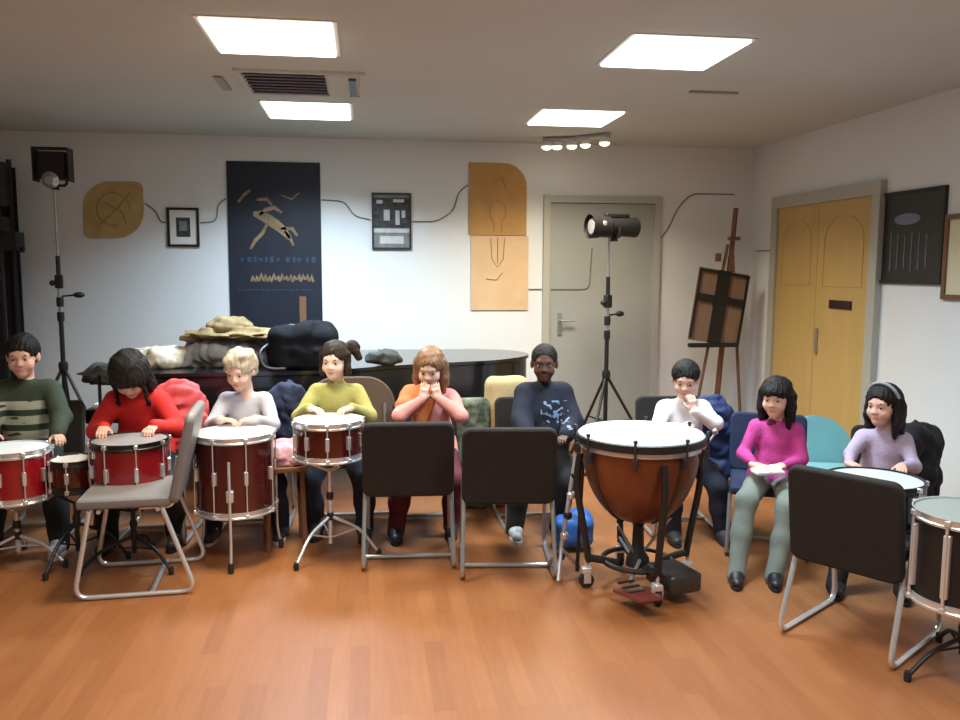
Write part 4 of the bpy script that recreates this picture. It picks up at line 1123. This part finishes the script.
# ------------------------------------------------------------------ drums
DR = 'drums in front of the children'
def make_drum(x, y, z0, z1, d, shell_m, head_m, label, nl=8, tilt=(0, 0), hoop_m=None, group=None, rz=0.0, heavy=False):
    t = empty('drum', (x, y, z0), 0, label, 'drum', group); t.rotation_euler = (rad(tilt[0]), rad(tilt[1]), rad(rz))
    h = z1 - z0; R = d / 2; hm = hoop_m or M['chrome']
    b = MB(); b.lathe([(R * .965, .012), (R * .97, h * .5), (R * .965, h - .012)], None, 48); b.build('shell', shell_m, t)
    b = MB(); b.lathe([(0, h + .000), (R * .8, h), (R * .975, h - .002), (R * .985, h - .012), (R * .95, h - .014)], None, 48, capb=False, capt=False); b.build('drum_head', head_m, t)
    b = MB(); b.lathe([(0, .0), (R * .975, .002), (R * .985, .012), (R * .95, .014)], None, 48, capb=False, capt=False); b.build('drum_head', head_m, t)
    for zz in (h - .012, .012):
        b = MB(); b.lathe([(R * .985, zz - .016), (R * 1.02, zz - .018), (R * 1.025, zz - .010), (R * 1.005, zz - .006), (R * 1.005, zz + .012), (R * 1.02, zz + .017), (R * .99, zz + .017), (R * .985, zz - .016)], None, 48, capb=False, capt=False)
        b.build('hoop', hm, t)
    for k in range(nl):
        a = 2 * math.pi * (k + .5) / nl; c, s_ = math.cos(a), math.sin(a)
        rot = Matrix.Rotation(a, 3, 'Z')
        b = MB()
        w = .020 if not heavy else .026
        b.box((c * R * 1.00, s_ * R * 1.00, h / 2), (.022, w, min(.07, h * .35) if not heavy else h * .7), bev=.006, rot=rot)
        b.tube([(c * R * 1.045, s_ * R * 1.045, .006), (c * R * 1.045, s_ * R * 1.045, h - .002)], .0035 if not heavy else .006, None, 8)
        for zz in (h - .008, .008): b.box((c * R * 1.045, s_ * R * 1.045, zz), (.018, .020, .022), bev=.004, rot=rot)
        b.build('lug', M['chrome'], t)
    return t
def make_stand(x, y, ztop, label, R=.15, spread=.26, rot=0, m=None, hub=.22, group='drum stands'):
    m = m or M['chrome']
    t = empty('drum_stand', (x, y, 0), rad(rot), label, 'drum stand', group)
    b = MB(); b.tube([(0, 0, .07), (0, 0, ztop - .06)], .012); b.build('pole', m, t)
    for k in range(3):
        a = rad(90 + 120 * k); c, s_ = math.cos(a), math.sin(a)
        b = MB(); b.tube(roundpath([(0, 0, hub), (c * spread * .6, s_ * spread * .6, hub * .72), (c * spread, s_ * spread, .022)], .06), .009); lg_ = b.build('leg', m, t)
        b = MB(); b.lathe([(.013, -.018), (.015, .0), (.012, .02)], None, 12, (c * spread, s_ * spread, .020)); b.build('rubber_foot', M['rubber'], lg_)
        b = MB(); b.tube([(0, 0, .10), (c * spread * .6, s_ * spread * .6, hub * .72)], .005); b.build('brace', m, t)
        a += rad(60); c, s_ = math.cos(a), math.sin(a)
        b = MB(); b.tube(roundpath([(0, 0, ztop - .07), (c * R * .9, s_ * R * .9, ztop - .016), (c * R * .93, s_ * R * .93, ztop - .008)], .01), .007); b.build('basket_arm', m, t)
    for zz in (hub, ztop * .62):
        b = MB(); b.lathe([(.017, -.02), (.020, 0), (.017, .02)], None, 14, (0, 0, zz)); b.build('collar', M['black'], t)
    return t
D1 = make_drum(-1.80, 4.46, .36, .62, .35, M['red_shell'], M['drumhead'], 'red snare drum with chrome rim in front of the boy in dark green', 10, group=DR)
make_stand(-1.80, 4.46, .352, 'chrome tripod stand under the leftmost red drum', rot=15, hub=.16, R=.17)
make_drum(-1.50, 4.44, .40, .56, .22, M['wine_shell'], M['drumhead'], 'smallest dark red drum, between the leftmost drum and the drum of the girl in red', 6, group=DR, hoop_m=M['black'])
make_stand(-1.50, 4.44, .392, 'black tripod stand under the smallest dark red drum', rot=40, m=M['black'], R=.10, spread=.24)
make_drum(-1.20, 4.37, .37, .67, .37, M['red_shell'], mat('clear_grey_drum_skin', (.30, .29, .30), .35), 'bright red tom drum under the hands of the girl in red', 8, group=DR, hoop_m=M['black'])
make_stand(-1.20, 4.37, .362, 'black tripod stand under the drum of the girl in red', rot=-5, m=M['black'], hub=.16, R=.17)
# floor tom with its own legs
t = make_drum(-.69, 4.44, .27, .68, .41, M['wine_shell'], M['drumhead'], 'dark red floor tom on three chrome legs in front of the fair-haired boy', 8, group=DR)
for k in range(3):
    a = rad(-90 + 120 * k); c, s_ = math.cos(a), math.sin(a)
    b = MB(); b.tube(roundpath([(c * .225, s_ * .225, .30), (c * .225, s_ * .225, -.15), (c * .245, s_ * .245, -.24)], .05), .0075); lg_ = b.build('leg', M['chrome'], t)
    b = MB(); b.lathe([(.013, -.022), (.016, 0), (.012, .03)], None, 12, (c * .245, s_ * .245, -.247)); b.build('rubber_foot', M['rubber'], lg_)
    b = MB(); b.box((c * .212, s_ * .212, .12), (.03, .035, .06), bev=.006, rot=Matrix.Rotation(a, 3, 'Z')); b.build('leg_bracket', M['chrome'], t)
make_drum(-.20, 4.40, .545, .745, .36, M['wine_shell'], M['drumhead'], 'dark red snare drum on a chrome tripod in front of the girl in yellow green', 10, group=DR)
make_stand(-.20, 4.40, .537, 'chrome tripod stand with spread legs under the snare of the girl in yellow green', rot=20, R=.17)
make_drum(2.17, 3.24, .470, .650, .39, mat('black_lacquered_shell', (.012, .012, .014), .25, coat=.4), M['drumhead2'], 'shallow black drum with a wide white skin lying on the nearest brown chair', 8, group=DR, hoop_m=M['black'])
make_drum(2.27, 2.78, .29, .635, .40, mat('black_marching_shell', (.008, .008, .010), .45), mat('grey_green_drum_skin', (.30, .34, .33), .4), 'large black drum with heavy chrome fittings, cut by the right edge of the photo', 8, group=DR, heavy=True, rz=8)
make_stand(2.27, 2.78, .28, 'black tripod stand under the large black drum at the right edge', rot=100, m=M['black'], hub=.14, R=.20)
# timpani
def timpani(x, y):
    t = empty('kettledrum', (x, y, 0), rad(14), 'large copper brown kettledrum with a white skin on a wheeled black frame', 'kettledrum')
    R = .29; zt = .768
    prof = []
    for i in range(15):
        a = math.pi / 2 * i / 14
        prof.append((.02 + (R - .028) * math.sin(a) ** .85, .325 + (.385) * (1 - math.cos(a)) ** .95))
    b = MB(); b.lathe(prof + [(R - .006, zt - .03), (R - .012, zt - .02)], None, 64, capt=False); b.build('bowl', M['copper'], t)
    b = MB(); b.lathe([(R - .01, zt - .075), (R + .004, zt - .073), (R + .004, zt - .052), (R - .01, zt - .050)], None, 64, capb=False, capt=False); b.build('bowl_ring', M['chrome'], t)
    b = MB(); b.lathe([(0, zt), (R * .8, zt), (R + .004, zt - .003), (R + .012, zt - .012), (R + .012, zt - .022)], None, 64, capb=False, capt=False); b.build('drum_head', M['drumhead2'], t)
    b = MB(); b.lathe([(R + .010, zt - .045), (R + .022, zt - .045), (R + .022, zt - .014), (R + .012, zt - .010), (R + .010, zt - .045)], None, 64, capb=False, capt=False); b.build('hoop', M['black'], t)
    for k in range(8):
        a = 2 * math.pi * k / 8 + rad(8); c, s_ = math.cos(a), math.sin(a)
        b = MB(); b.tube([(c * (R + .026), s_ * (R + .026), zt - .12), (c * (R + .026), s_ * (R + .026), zt + .004)], .006); b.box((c * (R + .026), s_ * (R + .026), zt + .008), (.016, .016, .016), bev=.004)
        b.box((c * (R + .014), s_ * (R + .014), zt - .10), (.03, .022, .05), bev=.006, rot=Matrix.Rotation(a, 3, 'Z'))
        b.build('tension_rod', M['darkmetal'], t)
    for k in range(4):
        a = 2 * math.pi * k / 4 + rad(78); c, s_ = math.cos(a), math.sin(a)
        b = MB(); b.tube(roundpath([(c * (R + .012), s_ * (R + .012), zt - .10), (c * (R + .03), s_ * (R + .03), .52), (c * (R - .02), s_ * (R - .02), .26), (c * (R - .04), s_ * (R - .04), .13)], .10), .017, None, 12)
        b.build('strut', M['black'], t)
        b = MB(); b.tube(roundpath([(c * (R - .04), s_ * (R - .04), .15), (c * .10, s_ * .10, .115)], .05), .018, None, 10); b.build('base_arm', M['black'], t)
        w = MB(); w.lathe([(.012, -.013), (.036, -.013), (.038, 0), (.036, .013), (.012, .013)], None, 24, mtx=Matrix.Translation((c * (R - .03), s_ * (R - .03), .038)) @ Matrix.Rotation(a, 4, 'Z') @ Matrix.Rotation(rad(90), 4, 'X'))
        w.build('wheel', M['rubber'], t)
        w = MB(); w.box((c * (R - .03), s_ * (R - .03), .088), (.05, .04, .03), bev=.006, rot=Matrix.Rotation(a, 3, 'Z')); w.tube([(c * (R - .03), s_ * (R - .03), .09), (c * (R - .03), s_ * (R - .03), .14)], .009)
        for sgn in (-1, 1): w.box((c * (R - .03) - s_ * .02 * sgn, s_ * (R - .03) + c * .02 * sgn, .058), (.035, .005, .06), rot=Matrix.Rotation(a, 3, 'Z'))
        w.build('caster_fork', M['chrome'], t)
    for k in range(8):   # dark seams running down the bowl
        a = 2 * math.pi * k / 8 + rad(8 + 22.5 * 0); c, s_ = math.cos(a), math.sin(a)
        if k % 2: continue
        b = MB(); b.tube([((r_ + .003) * c, (r_ + .003) * s_, z_) for r_, z_ in prof[2:]], .007, None, 6); b.build('bowl_strap', M['darkmetal'], t)
    b = MB(); b.lathe([(.060, .10), (.055, .14), (.030, .18), (.026, .30), (.060, .345)], None, 24); b.build('centre_post', M['black'], t)
    for q in (-1, 1):
        b = MB(); b.tube([(.0, 0, .13), (q * .15, -.05, .335)], .007); b.build('pull_rod', M['steel'], t)
    b = MB(); b.torus((0, 0, .125), .17, .013); b.build('base_ring', M['black'], t)
    b = MB(); b.box((-.17, -.27, .075), (.12, .24, .018), bev=.006, rot=Matrix.Rotation(rad(-9), 3, 'X')); pd = b.build('pedal', mat('dark_red_pedal', (.16, .03, .03), .3, coat=.5), t)
    b = MB()
    for k in range(5): b.box((-.17, -.35 + k * .045, .066 + k * .007 + .016 - .012), (.085, .012, .008))
    b.build('pedal_tread', M['rubber'], pd, smooth=False)
    b = MB(); b.box((.07, -.20, .10), (.17, .22, .09), bev=.02); b.build('pedal_housing', M['darkmetal'], t)
    b = MB(); b.tube([(-.15, -.17, .09), (-.02, -.05, .14)], .009); b.build('pedal_rod', M['steel'], t)
    b = MB(); b.tube([(R + .03, -.05, zt - .12), (R + .10, -.06, zt - .03)], .006); b.sphere((R + .10, -.06, zt - .02), .016); b.build('tuning_gauge', M['steel'], t)
timpani(1.31, 3.80)
# chrome trolley pieces standing left of the kettledrum
t = empty('folded_stand', (.98, 3.98, 0), rad(10), 'folded chrome and black music hardware standing left of the kettledrum', 'folded stand')
b = MB(); b.tube([(.08, .04, .60), (-.04, -.02, .03)], .011); b.build('pole', M['chrome'], t)
b = MB(); b.tube([(.10, .0, .58), (.05, -.06, .03)], .010); b.build('pole', M['black'], t)
for k in range(5):
    b = MB(); b.lathe([(.016, -.018), (.022, -.01), (.022, .01), (.016, .018)], None, 14, (.07 - k * .022 , .03 - k * .01, .50 - k * .10)); b.build('clamp', M['chrome'] if k % 2 else M['black'], t)
for k in range(3):
    a = rad(-120 + k * 110); b = MB(); b.tube([(-.02, -.02, .14), (-.02 + .12 * math.cos(a), -.02 + .12 * math.sin(a), .016)], .010); b.build('foot', M['steel'] if k else M['chrome'], t)

# ------------------------------------------------------------------ bags, coats, further chairs
blue = mat('bright_blue_nylon', (.03, .13, .42), .5, bump=.3, bscale=30, var=.3, vscale=14)
heap('blue_bag', [rbox((0, 0, .10), (.11, .08, .085), rr=.05, k=.04), ell((.02, 0, .19), (.06, .05, .04), k=.04)], blue, (1.13, 4.36, 0), 'bright blue bag on the floor behind the kettledrum', 'bag', None, (.010, 40, 21), .009)
place(make_chair('turquoise round-backed chair, empty, between the girls in magenta and lilac', M['cyan'], M['steel'], None, 'round', w=.44, bh=.40, top=.64, seat_z=.34), 2.70, 4.50, 165)
heap('canvas_bag', [rbox((0, 0, .43), (.15, .085, .43), rr=.07, k=.03)], mat('beige_canvas', (.50, .38, .19), .85, bump=.3, bscale=50, var=.15, vscale=8), (.90, 5.24, 0), 'tall beige canvas bag standing upright between the girl in pink and the boy in navy', 'bag', None, (.010, 18, 22), .012)
heap('patterned_bag', [rbox((0, 0, .36), (.13, .07, .36), rr=.06, k=.03)], mat('camouflage_cloth', (.10, .12, .08), .85, bump=.3, bscale=50, var=.8, vscale=22), (.66, 5.20, 0), 'dark olive mottled bag beside the beige canvas bag, behind the girl in pink', 'bag', None, (.014, 24, 23), .012)
coral = mat('coral_pink_padded_cloth', (.68, .10, .12), .75, bump=.35, bscale=30, var=.15, vscale=8)
heap('puffy_coat', [ell((0, 0, .12), (.15, .11, .15), k=.05), ell((-.03, -.02, -.04), (.12, .09, .15), k=.05), ell((.06, 0, .02), (.10, .09, .14), k=.05)], coral, (-1.09, 4.98, .62), 'coral pink puffy coat hung over the chair of the girl in red', 'coat', None, (.010, 40, 24, .009), .009, zmin=-.3)
heap('jacket', [ell((0, 0, .08), (.12, .08, .10), k=.05), ell((.02, 0, -.06), (.10, .07, .16), k=.05)], M['navy_cloth'], (-.47, 5.02, .68), 'dark navy jacket hung over the chair of the fair-haired boy', 'jacket', None, (.008, 42, 25, .008), .010, zmin=-.3)
navyj = mat('navy_padded_cloth', (.015, .035, .12), .7, bump=.35, bscale=30, var=.2, vscale=8)
heap('jacket', [ell((0, 0, .10), (.12, .10, .12), k=.05), cap((.06, 0, .05), .09, (.08, 0, -.22), .07, .06), cap((.08, 0, -.2), .07, (.07, -.03, -.48), .045, .05)], navyj, (2.05, 4.70, .57), 'bright navy jacket hanging from the chair of the boy in white', 'jacket', None, (.008, 40, 26, .009), .010, zmin=-.6)
heap('coat', [ell((0, 0, .06), (.16, .09, .10), k=.05), ell((.02, 0, -.10), (.15, .08, .20), k=.05), ell((.0, 0, -.28), (.13, .07, .12), k=.05)], M['blackmatt'], (2.88, 4.00, .58), 'black coat hung over the chair of the girl in lilac', 'coat', None, (.008, 38, 27, .009), .010, zmin=-.6)
# low stool with a pink bundle
t = empty('stool', (-.46, 4.62, 0), rad(10), 'low dark brown stool between the fair-haired boy and the girl in yellow green', 'stool')
b = MB(); b.box((0, 0, .45), (.24, .24, .03), bev=.008); b.build('seat', M['wood'], t)
for sx in (-1, 1):
    for sy in (-1, 1):
        b = MB(); b.tube([(sx * .09, sy * .09, .44), (sx * .10, sy * .10, 0)], .014, None, 8); b.build('leg', M['wood'], t)
heap('scarf', [ell((0, 0, .05), (.10, .09, .06), k=.04), ell((.05, -.03, .03), (.07, .07, .04), k=.04), cap((-.06, .02, .08), .03, (.05, .03, .10), .03, .03)], mat('pale_pink_wool', (.62, .36, .44), .9, bump=.4, bscale=50, var=.3, vscale=22), (-.46, 4.62, .466), 'pale pink woolly scarf bundled on the low stool', 'scarf', None, (.006, 50, 28, .007), .007)
